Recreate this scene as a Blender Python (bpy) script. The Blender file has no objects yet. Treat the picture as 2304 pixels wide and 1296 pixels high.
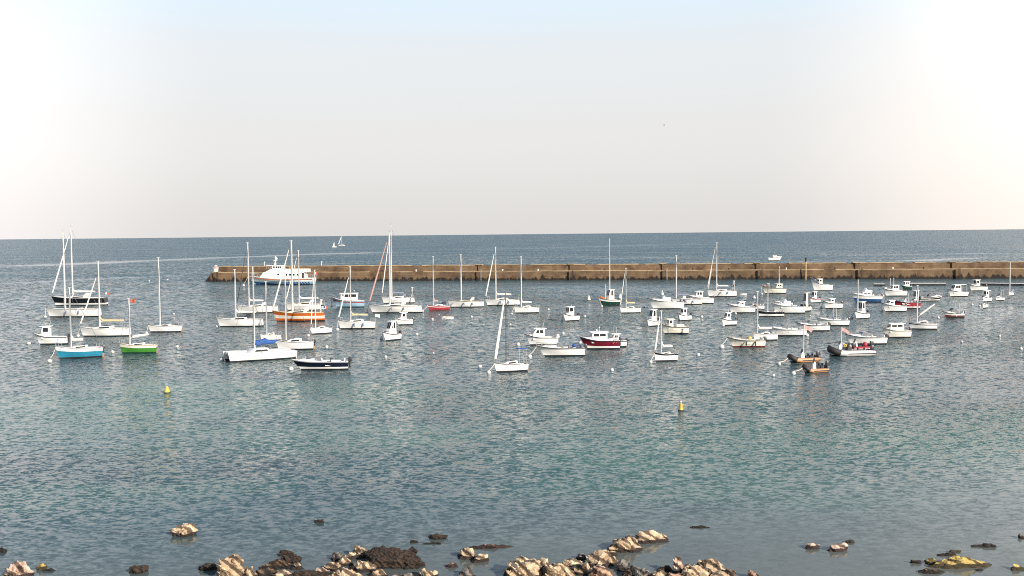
import bpy, bmesh, math, random
from math import sin, cos, pi, radians, sqrt, atan2
from mathutils import Vector, Matrix, noise as mnoise

random.seed(7)
SC = bpy.context.scene
COL = SC.collection
R = radians

# ------------------------------------------------------------------ camera
PW, PH = 2304.0, 1296.0            # pixels of the photograph
FPX = 2213.0                       # focal length in those pixels
CAM_H = 16.0
PITCH = math.atan((648 - 527) / FPX)
ROLL = math.atan(23.0 / 2304)
fwd = Vector((0, cos(PITCH), -sin(PITCH)))
rt0 = Vector((1, 0, 0))
up0 = rt0.cross(fwd)
right = rt0 * cos(ROLL) - up0 * sin(ROLL)      # turned clockwise seen from behind
up = up0 * cos(ROLL) + rt0 * sin(ROLL)
cam_d = bpy.data.cameras.new('camera')
cam = bpy.data.objects.new('camera', cam_d)
COL.objects.link(cam)
cam.matrix_world = Matrix(((right.x, up.x, -fwd.x, 0), (right.y, up.y, -fwd.y, 0),
                           (right.z, up.z, -fwd.z, CAM_H), (0, 0, 0, 1)))
cam_d.sensor_width = 36
cam_d.lens = FPX / PW * 36
cam_d.clip_end = 300000
cam_d.clip_start = 0.5
SC.camera = cam


def at(px, py, z=0.0):
    """point of the horizontal plane at height z that shows at a pixel of the photograph"""
    d = fwd + right * ((px - PW / 2) / FPX) + up * ((PH / 2 - py) / FPX)
    k = (z - CAM_H) / d.z
    return Vector((0, 0, CAM_H)) + d * k


def ppm(px, py):
    p = at(px, py) - Vector((0, 0, CAM_H))
    return FPX / p.dot(fwd)


# ------------------------------------------------------------------ materials
def mat(name, col, rough=0.45, metal=0.0, var=0.12, scale=3.0, spec=0.5, bump=0.0):
    m = bpy.data.materials.new(name)
    m.use_nodes = True
    nt = m.node_tree
    b = nt.nodes['Principled BSDF']
    b.inputs['Roughness'].default_value = rough
    b.inputs['Metallic'].default_value = metal
    b.inputs['Specular IOR Level'].default_value = spec
    tc = nt.nodes.new('ShaderNodeTexCoord')
    n = nt.nodes.new('ShaderNodeTexNoise')
    n.inputs['Scale'].default_value = scale
    n.inputs['Detail'].default_value = 5
    nt.links.new(tc.outputs['Object'], n.inputs['Vector'])
    r = nt.nodes.new('ShaderNodeValToRGB')
    r.color_ramp.elements[0].position = 0.3
    r.color_ramp.elements[1].position = 0.65
    c = col
    r.color_ramp.elements[0].color = (c[0] * (1 - var), c[1] * (1 - var * 1.1), c[2] * (1 - var * 1.3), 1)
    r.color_ramp.elements[1].color = (c[0], c[1], c[2], 1)
    nt.links.new(n.outputs['Fac'], r.inputs['Fac'])
    nt.links.new(r.outputs['Color'], b.inputs['Base Color'])
    if bump:
        bp = nt.nodes.new('ShaderNodeBump')
        bp.inputs['Strength'].default_value = bump
        nt.links.new(n.outputs['Fac'], bp.inputs['Height'])
        nt.links.new(bp.outputs['Normal'], b.inputs['Normal'])
    return m


M = {
    'white': mat('white_gelcoat', (0.86, 0.84, 0.81), 0.25, var=0.05, scale=1.2),
    'cream': mat('cream_gelcoat', (0.84, 0.78, 0.67), 0.3, var=0.08, scale=1.2),
    'ivory': mat('ivory_paint', (0.80, 0.76, 0.66), 0.35, var=0.08, scale=1.2),
    'deck': mat('deck_white', (0.80, 0.78, 0.74), 0.55, var=0.10, scale=2.5),
    'deckcream': mat('deck_cream', (0.70, 0.62, 0.48), 0.55, var=0.12, scale=2.5),
    'teak': mat('teak', (0.35, 0.22, 0.12), 0.6, var=0.25, scale=6),
    'black': mat('black_paint', (0.012, 0.012, 0.015), 0.3, var=0.2),
    'boot': mat('antifouling_dark', (0.02, 0.022, 0.03), 0.6, var=0.3),
    'bootred': mat('antifouling_red', (0.14, 0.03, 0.025), 0.6, var=0.3),
    'navy': mat('navy_gelcoat', (0.009, 0.013, 0.032), 0.25, var=0.15),
    'blue': mat('blue_gelcoat', (0.025, 0.22, 0.34), 0.3, var=0.10),
    'midblue': mat('mid_blue_paint', (0.03, 0.085, 0.22), 0.4, var=0.12),
    'paleblue': mat('pale_blue_paint', (0.34, 0.52, 0.64), 0.4, var=0.10),
    'green': mat('green_paint', (0.06, 0.24, 0.035), 0.35, var=0.15),
    'darkgreen': mat('dark_green_paint', (0.012, 0.05, 0.035), 0.35, var=0.2),
    'red': mat('red_paint', (0.36, 0.035, 0.05), 0.35, var=0.12),
    'maroon': mat('maroon_gelcoat', (0.16, 0.010, 0.025), 0.22, var=0.12),
    'orange': mat('orange_varnish', (0.58, 0.125, 0.015), 0.3, var=0.2, scale=2),
    'glass': mat('dark_glass', (0.015, 0.018, 0.022), 0.08, var=0.1),
    'tint': mat('tinted_glass', (0.16, 0.17, 0.18), 0.1, var=0.1),
    'cloth': mat('cloth_white', (0.78, 0.75, 0.70), 0.85, var=0.14, scale=5),
    'clothbeige': mat('cloth_beige', (0.66, 0.50, 0.30), 0.85, var=0.18, scale=5),
    'clothblue': mat('cloth_blue', (0.03, 0.10, 0.34), 0.85, var=0.25, scale=5),
    'clothgrey': mat('cloth_grey_blue', (0.22, 0.25, 0.36), 0.85, var=0.2, scale=5),
    'clothdark': mat('cloth_dark', (0.035, 0.04, 0.055), 0.85, var=0.25, scale=5),
    'clothred': mat('cloth_red', (0.50, 0.31, 0.29), 0.85, var=0.2, scale=5),
    'mast': mat('mast_alloy', (0.56, 0.56, 0.55), 0.35, var=0.06),
    'mastdark': mat('mast_dark', (0.05, 0.05, 0.055), 0.4, var=0.1),
    'steel': mat('steel_rail', (0.62, 0.62, 0.62), 0.3, 0.6, var=0.08),
    'wire': mat('wire_rope', (0.16, 0.16, 0.17), 0.5, 0.3, var=0.08),
    'motor': mat('engine_cowl', (0.03, 0.03, 0.035), 0.35, var=0.15),
    'motorwhite': mat('engine_cowl_pale', (0.72, 0.72, 0.70), 0.35, var=0.1),
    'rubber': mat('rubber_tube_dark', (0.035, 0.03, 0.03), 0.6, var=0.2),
    'rubbertan': mat('rubber_tube_tan', (0.50, 0.27, 0.14), 0.55, var=0.12),
    'rubberred': mat('rubber_tube_red', (0.34, 0.035, 0.055), 0.55, var=0.15),
    'rubbermaroon': mat('rubber_tube_maroon', (0.10, 0.022, 0.028), 0.55, var=0.2),
    'rubbergrey': mat('rubber_tube_grey', (0.55, 0.53, 0.52), 0.55, var=0.12),
    'yellow': mat('yellow_plastic', (0.66, 0.45, 0.07), 0.4, var=0.15),
    'buoy': mat('buoy_white', (0.66, 0.65, 0.62), 0.4, var=0.14, scale=4),
    'rope': mat('rope_pale', (0.62, 0.58, 0.50), 0.9, var=0.2, scale=8),
    'flagred': mat('flag_red', (0.45, 0.10, 0.05), 0.8, var=0.2),
    'flagblue': mat('flag_blue', (0.03, 0.05, 0.25), 0.8, var=0.2),
    'dark': mat('dark_interior', (0.05, 0.045, 0.04), 0.7, var=0.3),
}


# ------------------------------------------------------------------ mesh builder
class MB:
    def __init__(self):
        self.v, self.f, self.mi = [], [], []

    def add(self, vs, fs, mi=0):
        o = len(self.v)
        self.v += [tuple(p) for p in vs]
        self.f += [tuple(i + o for i in f) for f in fs]
        self.mi += [mi] * len(fs)
        return self

    def box(self, c, s, mi=0, rz=0.0, ry=0.0, top=(1, 1)):
        hx, hy, hz = s[0] / 2, s[1] / 2, s[2] / 2
        vs = []
        for z, (kx, ky) in ((-hz, (1, 1)), (hz, top)):
            for x, y in ((-hx, -hy), (hx, -hy), (hx, hy), (-hx, hy)):
                p = Vector((x * kx, y * ky, z))
                if ry:
                    p = Matrix.Rotation(ry, 3, 'Y') @ p
                if rz:
                    p = Matrix.Rotation(rz, 3, 'Z') @ p
                vs.append(p + Vector(c))
        return self.add(vs, [(3, 2, 1, 0), (4, 5, 6, 7), (0, 1, 5, 4), (1, 2, 6, 5), (2, 3, 7, 6), (3, 0, 4, 7)], mi)

    def tube(self, pts, rad, n=6, mi=0, caps=True):
        pts = [Vector(p) for p in pts]
        rads = rad if isinstance(rad, (list, tuple)) else [rad] * len(pts)
        vs, fs = [], []
        prev = None
        for i, p in enumerate(pts):
            a = pts[max(0, i - 1)]
            b = pts[min(len(pts) - 1, i + 1)]
            t = (b - a).normalized()
            ref = prev if prev is not None else (Vector((0, 0, 1)) if abs(t.z) < 0.9 else Vector((1, 0, 0)))
            u = (ref - t * ref.dot(t)).normalized()
            prev = u
            w = t.cross(u)
            for k in range(n):
                an = 2 * pi * k / n
                vs.append(p + (u * cos(an) + w * sin(an)) * rads[i])
        for i in range(len(pts) - 1):
            for k in range(n):
                k2 = (k + 1) % n
                fs.append((i * n + k, i * n + k2, (i + 1) * n + k2, (i + 1) * n + k))
        if caps:
            fs.append(tuple(reversed(range(n))))
            fs.append(tuple(range((len(pts) - 1) * n, len(pts) * n)))
        return self.add(vs, fs, mi)

    def lathe(self, prof, n=12, c=(0, 0, 0), mi=0):
        vs, fs = [], []
        for r, z in prof:
            for k in range(n):
                a = 2 * pi * k / n
                vs.append((c[0] + r * cos(a), c[1] + r * sin(a), c[2] + z))
        for i in range(len(prof) - 1):
            for k in range(n):
                k2 = (k + 1) % n
                fs.append((i * n + k, i * n + k2, (i + 1) * n + k2, (i + 1) * n + k))
        fs.append(tuple(reversed(range(n))))
        fs.append(tuple(range((len(prof) - 1) * n, len(prof) * n)))
        return self.add(vs, fs, mi)

    def ball(self, c, r, n=10, sz=1.0, mi=0):
        m = 7
        prof = [(max(0.002, r * sin(pi * i / (m - 1))), -r * cos(pi * i / (m - 1)) * sz) for i in range(m)]
        return self.lathe(prof, n, c, mi)

    def house(self, prof, mi=0):
        """closed cabin from a side profile of (x, z, half width), listed round from the front foot over the roof to the back foot"""
        n = len(prof)
        vs = [(x, -w, z) for x, z, w in prof] + [(x, w, z) for x, z, w in prof]
        fs = [tuple(range(n)), tuple(reversed(range(n, 2 * n)))]
        for i in range(n):
            j = (i + 1) % n
            fs.append((j, i, n + i, n + j))
        return self.add(vs, fs, mi)

    def plate(self, poly, wfun, t=0.03, sides=(-1, 1), mi=0):
        """thin panes standing proud of a cabin side; poly in (x, z), wfun(z) gives the half width there"""
        for s in sides:
            n = len(poly)
            vs = [(x, s * (wfun(z) + 0.014), z) for x, z in poly] + [(x, s * (wfun(z) - t), z) for x, z in poly]
            f1 = tuple(range(n)) if s < 0 else tuple(reversed(range(n)))
            fs = [f1]
            for i in range(n):
                j = (i + 1) % n
                fs.append((j, i, n + i, n + j) if s < 0 else (i, j, n + j, n + i))
            self.add(vs, fs, mi)
        return self

    def cross_pane(self, x0, z0, w0, x1, z1, w1, off=-0.015, mi=0):
        """a pane across a sloping front between two heights, set proud toward -x"""
        vs = [(x0 + off, -w0, z0), (x0 + off, w0, z0), (x1 + off, w1, z1), (x1 + off, -w1, z1),
              (x0 + 0.03, -w0, z0), (x0 + 0.03, w0, z0), (x1 + 0.03, w1, z1), (x1 + 0.03, -w1, z1)]
        return self.add(vs, [(0, 1, 2, 3)[::-1], (4, 5, 6, 7), (0, 1, 5, 4), (1, 2, 6, 5), (2, 3, 7, 6), (3, 0, 4, 7)], mi)

    def build(self, name, mats, parent=None, smooth=40, bevel=0.0, loc=None):
        me = bpy.data.meshes.new(name)
        me.from_pydata(self.v, [], self.f)
        if not isinstance(mats, (list, tuple)):
            mats = [mats]
        for m in mats:
            me.materials.append(M[m] if isinstance(m, str) else m)
        me.polygons.foreach_set('material_index', self.mi)
        bm = bmesh.new()
        bm.from_mesh(me)
        bmesh.ops.recalc_face_normals(bm, faces=bm.faces)
        if bevel:
            es = [e for e in bm.edges if len(e.link_faces) == 2 and e.calc_face_angle(0) > 0.5]
            bmesh.ops.bevel(bm, geom=es, offset=bevel, segments=2, affect='EDGES', profile=0.6, clamp_overlap=True)
        bm.to_mesh(me)
        bm.free()
        if smooth:
            me.polygons.foreach_set('use_smooth', [True] * len(me.polygons))
            me.set_sharp_from_angle(angle=R(smooth))
        o = bpy.data.objects.new(name, me)
        COL.objects.link(o)
        if parent is not None:
            o.parent = parent
        if loc is not None:
            o.location = loc
        return o


def empty(name, loc, rz=0.0):
    o = bpy.data.objects.new(name, None)
    o.empty_display_size = 0.5
    COL.objects.link(o)
    o.location = loc
    o.rotation_euler = (0, 0, rz)
    return o


def tag(o, label=None, cat=None, group=None, kind=None):
    if label:
        o['label'] = label
    if cat:
        o['category'] = cat
    if group:
        o['group'] = group
    if kind:
        o['kind'] = kind
    return o


def lerp(a, b, t):
    return a + (b - a) * t


# ------------------------------------------------------------------ hulls
class Hull:
    """bow toward -x, water level z = 0"""

    def __init__(s, L, B, F, bow=1.35, stern=1.0, fine=0.55, tail=0.78, rake=0.10, srake=0.02, flare=0.30, kind='sail'):
        s.L, s.B, s.F, s.bow, s.stern, s.fine, s.tail, s.rake, s.srake, s.flare, s.kind = L, B, F, bow, stern, fine, tail, rake * L, srake * L, flare, kind

    def half(s, t):
        if t < s.fine:
            q = 1 - t / s.fine
            return s.B / 2 * max(0.0, 1 - q ** (2.1 if s.kind == 'sail' else 2.6)) ** 0.85 + 0.015
        q = (t - s.fine) / (1 - s.fine)
        return s.B / 2 * lerp(1, s.tail, q * q) + 0.015

    def sheer(s, t):
        return s.F * (lerp(s.stern, 1.0, min(1, (1 - t) * 2)) if t > 0.5 else lerp(1.0, s.bow, ((0.5 - t) * 2) ** 1.6))

    def x(s, t):
        return -s.L / 2 + s.L * t

    def build(s, parent, mats, bands, name='hull'):
        """bands: material index for each strip between the levels below"""
        N = 22
        ts = [(i / N) ** 1.25 for i in range(N + 1)]
        b = MB()
        rings = []
        for t in ts:
            hb, sh = s.half(t), s.sheer(t)
            levels = [-0.35, -0.12, 0.17 + 0.03 * s.F] + [0.20 + (sh - 0.20) * u for u in (0.25, 0.45, 0.62, 0.78, 0.9, 1.0)]
            ring = []
            for z in levels:
                u = max(0.0, min(1.0, (z + 0.38) / (sh + 0.38)))
                e = lerp(0.95 + s.flare, 0.42, min(1, t * 1.7)) if s.kind == 'sail' else lerp(0.95 + s.flare, 0.30, min(1, t * 1.25))
                w = hb * u ** e
                xx = s.x(t) + (1 - u) * s.rake * (1 - t) ** 2.2 - (1 - u) * s.srake * t ** 5
                ring.append((xx, w, z))
            rings.append(ring)
        n = len(rings[0])
        for sgn in (1, -1):
            vs = [(p[0], p[1] * sgn, p[2]) for r in rings for p in r]
            o = len(b.v)
            b.v += vs
            for k in range(n - 1):
                for i in range(N):
                    q = o + i * n + k
                    b.f.append((q, q + 1, q + n + 1, q + n))
                    b.mi.append(bands[k])
        last = rings[-1]
        vs = [(p[0], p[1], p[2]) for p in last] + [(p[0], -p[1], p[2]) for p in last]
        for k in range(n - 1):
            b.add([vs[k], vs[k + 1], vs[n + k + 1], vs[n + k]], [(0, 1, 2, 3)], bands[k])
        return b.build(name, mats, parent, smooth=50)

    def deck(s, parent, mats, c0=0.0, c1=0.0, depth=0.4, rim=0.22, name='deck', crown=0.05):
        """deck a little under the sheer; between stations c0 and c1 a sunken cockpit"""
        N = 24
        ts = sorted(set([i / N for i in range(N + 1)] + ([c0, c0 + 0.001, c1, c1 - 0.001] if c1 > c0 else [])))
        b = MB()
        rings = []
        for t in ts:
            hb, z = max(0.01, s.half(t) - 0.01), s.sheer(t) - 0.015
            x = s.x(t)
            inn = c1 > c0 and c0 < t < c1
            ri = max(0.0, hb - rim)
            if inn:
                zf = z - depth
                rings.append([(x, hb, z), (x, ri, z + 0.01), (x, ri * 0.98, zf), (x, 0, zf), (x, -ri * 0.98, zf), (x, -ri, z + 0.01), (x, -hb, z)])
            else:
                zc = z + crown * hb / (s.B / 2)
                rings.append([(x, hb, z), (x, ri, z + 0.012), (x, ri * 0.9, zc), (x, 0, zc), (x, -ri * 0.9, zc), (x, -ri, z + 0.012), (x, -hb, z)])
        n = 7
        vs = [p for r in rings for p in r]
        for i in range(len(ts) - 1):
            tm = (ts[i] + ts[i + 1]) / 2
            for k in range(n - 1):
                a = i * n + k
                mi = 1 if (len(mats) > 1 and c0 < tm < c1 and 1 < k < 4) else 0
                b.f.append((a, a + 1, a + n + 1, a + n))
                b.mi.append(mi)
        b.v = [tuple(p) for p in vs]
        return b.build(name, mats, parent, smooth=35)

    def rail(s, parent, t0, t1, h=0.5, r=0.022, name='pulpit', inset=0.06, n=7, m='steel', posts=3):
        """bent tube along the gunwale, round the bow when t0 is 0"""
        b = MB()
        ts = [lerp(t0, t1, i / n) for i in range(n + 1)]
        P = [(s.x(t) + 0.05, max(0.03, s.half(t) - inset), s.sheer(t) + h) for t in ts]
        if t0 <= 0.001:
            path = [(x, -y, z) for x, y, z in reversed(P)] + P
            b.tube(path, r, 5)
        elif t1 >= 0.999:
            b.tube(P + [(x, -y, z) for x, y, z in reversed(P)], r, 5)
        else:
            b.tube(P, r, 5)
            b.tube([(x, -y, z) for x, y, z in P], r, 5)
        for i in range(posts + 1):
            t = lerp(t0, t1, i / posts)
            for sg in (1, -1):
                y = sg * max(0.03, s.half(t) - inset)
                b.tube([(s.x(t) + 0.05, y, s.sheer(t) - 0.03), (s.x(t) + 0.05, y, s.sheer(t) + h)], r * 0.9, 5)
        return b.build(name, m, parent)


def interp_w(z0, w0, z1, w1):
    return lambda z: lerp(w0, w1, (z - z0) / (z1 - z0))


def outboard(parent, x, y, z, col='motor', k=1.0):
    b = MB()
    b.box((x + 0.18 * k, y, z + 0.32 * k), (0.42 * k, 0.32 * k, 0.46 * k), top=(0.75, 0.75))
    b.box((x + 0.12 * k, y, z - 0.2 * k), (0.20 * k, 0.14 * k, 0.75 * k))
    b.box((x - 0.02, y, z + 0.02), (0.16 * k, 0.3 * k, 0.2 * k))
    return b.build('outboard_motor', col, parent, bevel=0.03 * k)


def flag(parent, x, y, z, h, cols, w=0.55, fh=0.36):
    b = MB()
    b.tube([(x, y, z), (x + 0.12, y, z + h)], 0.018, 5)
    st = b.build('flagstaff', 'mast', parent)
    b = MB()
    n = 9
    for q, c in enumerate(cols):
        vs = []
        for i in range(4):
            u = (q + i / 3) / len(cols)
            yy = y + 0.05 * sin(u * 7)
            vs += [(x + 0.12 + u * w, yy, z + h - u * 0.16), (x + 0.08 + u * w, yy + 0.02, z + h - fh - u * 0.2)]
        for i in range(3):
            b.add([vs[2 * i], vs[2 * i + 1], vs[2 * i + 3], vs[2 * i + 2]], [(0, 1, 2, 3)], q)
    return b.build('flag', list(cols), parent)


BUOYS = []


def mooring(root, hull, px, py, r=0.34):
    """remember a buoy and the boat whose bow is tied to it"""
    bow = root.matrix_basis @ Vector((-hull.L / 2 + 0.1, 0, hull.sheer(0) - 0.05))
    BUOYS.append((px, py, r, bow, root))


# ------------------------------------------------------------------ sailing boats
BANDS = {  # strips: below water, below water, top of antifouling, five above it, gunwale
    'plain': (1, 1, 0, 0, 0, 0, 0, 0),
    'stripe': (1, 1, 0, 0, 0, 2, 0, 0),
    'low': (1, 1, 2, 2, 0, 0, 0, 0),
    'lower': (1, 1, 2, 2, 2, 0, 0, 0),
    'upper': (1, 1, 0, 2, 2, 2, 2, 0),
    'mid': (1, 1, 0, 2, 2, 0, 0, 0),
    'top': (1, 1, 0, 0, 0, 0, 2, 2),
    'bootw': (1, 1, 2, 0, 0, 0, 0, 0),
}


def seed_pick(s):
    return sum(ord(ch) for ch in s) % 2 == 0


def place(x0, x1, wy, a, ratio):
    xc = (x0 + x1) / 2
    k = ppm(xc, wy)
    ca, sa = abs(cos(R(a))), abs(sin(R(a)))
    L = (x1 - x0) / k / (ca + ratio * sa)
    B = L * ratio
    c = at(xc, wy)
    away = Vector((c.x, c.y, 0)).normalized()
    c = c + away * (0.36 * B * ca + 0.36 * L * sa * 0.25)
    return c, k, L, B


def sailboat(label, x0, x1, wy, a, mx, mt, hull='white', second='white', bands='plain', boot='boot', name='sailboat', group=None,
             ratio=0.31, jib=None, boom=None, boom_up=0.0, boom_len=0.38, deck='deck', cabin=True, cabcol=None, spread=1, mr=0.12, hood=None,
             buoy=None, aft_flag=None, mast_flag=None, motor=False, gantry=False, jib_r=0.085, fb=1.0, mastcol='mast', bimini=None, staysail=None,
             jib_frac=0.93, shade=None, cabh=1.0, pulpit=True):
    c, k, L, B = place(x0, x1, wy, a, ratio)
    root = empty(name, c, R(a))
    tag(root, label, 'sailboat', group or 'sailboats moored in the harbour')
    F = (0.105 * L + 0.48) * fb
    mr *= 1.08
    jib_r *= 1.15
    h = Hull(L, B, F, bow=1.28, stern=0.98, fine=0.56, tail=0.74, rake=0.10, srake=-0.03 if L > 7 else 0.02)
    h.build(root, [hull, boot, second], BANDS[bands])
    h.deck(root, [deck, shade or 'teak'], 0.68, 0.95, 0.38, rim=0.12 * B)
    xc = (x0 + x1) / 2
    xm = max(-0.40 * L, min(0.30 * L, (mx - xc) / k / cos(R(a))))
    tm = (xm + L / 2) / L
    H = (wy - mt) / k
    zd = h.sheer(tm)
    ch = (0.030 * L + 0.22) * cabh
    if cabin:
        ca0, ca1 = 0.27, 0.68
        xa, xb = h.x(ca0), h.x(ca1)
        w0, w1 = 0.30 * B, 0.25 * B
        zb = F * 0.98
        b = MB()
        b.house([(xa, h.sheer(ca0) - 0.03, w0 * 0.55), (xa + 0.12 * L, zb + ch * 0.75, w1 * 0.85), (xb - 0.08 * L, zb + ch, w1), (xb, zb + ch * 0.95, w1), (xb + 0.02, zb - 0.05, w0)])
        cb = b.build('cabin', cabcol or deck, root, bevel=0.035)
        wf = interp_w(zb - 0.05, w0, zb + ch, w1)
        for sg in (-1, 1):
            b = MB()
            b.plate([(xa + 0.15 * L, zb + ch * 0.26), (xb - 0.05 * L, zb + ch * 0.30), (xb - 0.06 * L, zb + ch * 0.74), (xa + 0.16 * L, zb + ch * 0.62)], wf, sides=(sg,))
            b.build('window', 'glass', cb)
        zd = max(zd, zb + ch * 0.8) if ca0 < tm < ca1 else zd
        b = MB()
        b.box((xb - 0.12 * L, 0, zb + ch + 0.03), (0.14 * L, w1 * 0.8, 0.05))
        b.build('hatch', 'clothdark' if random.random() < 0.5 else 'deck', cb)
    # mast and standing rigging
    b = MB()
    b.tube([(xm, 0, zd - 0.1), (xm + 0.02, 0, zd + (H - zd) * 0.6), (xm + 0.03, 0, H)], [mr, mr * 0.95, mr * 0.72], 8)
    b.box((xm + 0.02, 0, H + 0.03), (mr * 3.2, mr * 1.6, 0.07))
    ms = b.build('mast', mastcol, root)
    for q in range(spread):
        zs = lerp(zd, H, (q + 1) / (spread + 1) * 1.05)
        b = MB()
        b.tube([(xm + 0.12, -0.22 * B, zs + 0.04), (xm, 0, zs), (xm + 0.12, 0.22 * B, zs + 0.04)], 0.032, 5)
        b.build('spreader', mastcol, ms)
    b = MB()
    b.tube([(xm, 0, H), (xm, 0, H + 0.55)], 0.016, 4)
    b.build('aerial', 'wire', ms)
    for sg in (-1, 1):
        b = MB()
        ys = h.half(tm) - 0.08
        zs = lerp(zd, H, 0.55)
        b.tube([(xm + 0.15, sg * ys, h.sheer(tm)), (xm + 0.12, sg * 0.22 * B, zs), (xm, 0, H * 0.97)], 0.024, 4)
        b.build('shroud', 'wire', root)
    bowp = Vector((-L / 2 + 0.12, 0, h.sheer(0) + 0.05))
    top = Vector((xm - mr, 0, lerp(zd, H, jib_frac)))
    b = MB()
    b.tube([bowp, top], 0.024, 4)
    b.build('forestay', 'wire', root)
    b = MB()
    b.tube([(L / 2 - 0.08, 0, h.sheer(1)), (xm, 0, H)], 0.022, 4)
    b.build('backstay', 'wire', root)
    if jib:
        b = MB()
        p = [bowp.lerp(top, u) for u in (0.05, 0.15, 0.4, 0.7, 0.93)]
        rr = [jib_r * q for q in (1.0, 1.35, 1.2, 0.9, 0.5)]
        b.tube([q + Vector((-0.02, 0, 0.03)) for q in p], rr, 7)
        b.build('furled_jib', jib, root)
    if staysail:
        b = MB()
        p0 = Vector((-L / 2 + 0.05 * L, 0, h.sheer(0.05) + 0.1))
        p1 = p0.lerp(top, 0.45)
        b.tube([p0, p1], [jib_r * 1.3, jib_r * 0.7], 6)
        b.build('furled_staysail', staysail, root)
    if boom:
        zb2 = zd + 0.55 + 0.03 * L
        bl = min(boom_len * L, L / 2 - xm + 0.1)
        e = Vector((xm + bl, 0, zb2 + boom_up * bl))
        b = MB()
        b.tube([(xm + 0.05, 0, zb2), e], 0.06, 6)
        bo = b.build('boom', 'mast', root)
        b = MB()
        q = [Vector((xm + 0.06, 0, zb2 + 0.75)), Vector((xm + 0.14, 0, zb2 + 0.42))] if boom_up <= 0.02 else []
        pts = q + [Vector((xm + 0.12, 0, zb2)).lerp(e, u) + Vector((0, 0.02 * sin(9 * u), 0.14)) for u in (0.12, 0.3, 0.5, 0.75, 0.97)]
        rr = ([0.10, 0.17] if q else []) + [0.20, 0.21, 0.19, 0.17, 0.11]
        s_ = 0.6 + 0.045 * L
        b.tube(pts, [w * s_ for w in rr], 8)
        b.build('sail_cover', boom, bo)
        b = MB()
        b.tube([e, (xm + 0.03, 0, H * 0.985)], 0.012, 4)
        b.build('topping_lift', 'wire', bo)
    if pulpit:
        h.rail(root, 0.0, 0.13, 0.48, 0.024, 'pulpit', posts=2, n=4)
        h.rail(root, 0.86, 1.0, 0.48, 0.024, 'pushpit', posts=2, n=3)
        if L > 6.5:
            h.rail(root, 0.15, 0.84, 0.46, 0.010, 'guard_rail', posts=6, m='wire')
    if hood:
        xa = h.x(0.62)
        zb = F + ch
        b = MB()
        w = 0.27 * B
        for s_ in (0,):
            prof = [(xa, zb - 0.05, w * 0.9), (xa + 0.35, zb + 0.42, w * 0.8), (xa + 0.95, zb + 0.52, w), (xa + 1.0, zb + 0.44, w), (xa + 0.9, zb - 0.15, w)]
            b.house(prof)
        b.build('sprayhood', hood, root, bevel=0.05)
    if bimini:
        b = MB()
        z = F + 1.75
        xa, xb = h.x(0.70), h.x(0.97)
        b.box(((xa + xb) / 2, 0, z), (xb - xa, 0.62 * B, 0.07))
        b.build('bimini', bimini, root, bevel=0.03)
        b = MB()
        for x in (xa + 0.15, xb - 0.15):
            for sg in (-1, 1):
                b.tube([(x, sg * 0.33 * B, F), (x, sg * 0.29 * B, z)], 0.035, 5)
        b.build('bimini_frame', 'steel', root)
    if gantry:
        b = MB()
        x = L / 2 - 0.5
        for sg in (-1, 1):
            b.tube([(x, sg * 0.26 * B, F), (x + 0.12, sg * 0.22 * B, F + 2.2)], 0.045, 6)
        b.tube([(x + 0.12, -0.22 * B, F + 2.2), (x + 0.12, 0.22 * B, F + 2.2)], 0.045, 6)
        b.lathe([(0.02, 0), (0.26, 0.02), (0.28, 0.18), (0.05, 0.26)], 10, (x + 0.12, 0, F + 2.22))
        b.build('radar_arch', 'white', root)
        b = MB()
        b.box((x + 0.35, 0, F + 1.3), (0.5, 0.4 * B, 0.25))
        b.build('solar_panel', 'clothdark', root, bevel=0.02)
    if motor:
        outboard(root, L / 2 - 0.05, 0.2 * B, h.sheer(1) - 0.25, 'motor', 0.9)
    if aft_flag:
        flag(root, L / 2 - 0.1, 0.15, h.sheer(1), 1.3, aft_flag, 0.75, 0.5)
    if mast_flag:
        b = MB()
        z0 = H - 0.12
        vs = []
        for i in range(5):
            u = i / 4
            vs += [(xm + 0.25 + 0.62 * u, 0.10 * sin(5 * u), z0 + 0.14 * u * u), (xm + 0.25 + 0.55 * u, 0.08 * sin(5 * u + 0.5), z0 - 0.42 - 0.14 * u)]
        for i in range(4):
            b.add([vs[2 * i], vs[2 * i + 1], vs[2 * i + 3], vs[2 * i + 2]], [(0, 1, 2, 3)])
        b.tube([(xm, 0, z0), (xm + 0.26, 0, z0)], 0.02, 4)
        b.build('flag', mast_flag, ms)
    # toe rail along the deck edge
    for sg in (-1, 1):
        b = MB()
        b.tube([(h.x(t), sg * (h.half(t) + 0.005), h.sheer(t)) for t in [i / 14 for i in range(15)]], 0.03, 5)
        b.build('toe_rail', 'teak' if hull in ('orange', 'ivory') else 'mastdark' if seed_pick(label) else 'steel', root)
    if L > 6 and seed_pick(label + 'f'):
        for t in (0.45, 0.68):
            b = MB()
            b.lathe([(0.02, -0.32), (0.12, -0.26), (0.12, 0.22), (0.03, 0.3)], 8, (h.x(t), -h.half(t) - 0.11, h.sheer(t) - 0.45))
            b.build('fender', 'clothblue' if seed_pick(label + 'g') else 'clothgrey', root)
    # rudder
    b = MB()
    b.box((L / 2 + 0.05 - (0.03 * L if L > 7 else 0), 0, 0.05), (0.22, 0.06, 0.9))
    b.build('rudder', 'teak', root)
    if buoy:
        mooring(root, h, *buoy)
    return root


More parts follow.
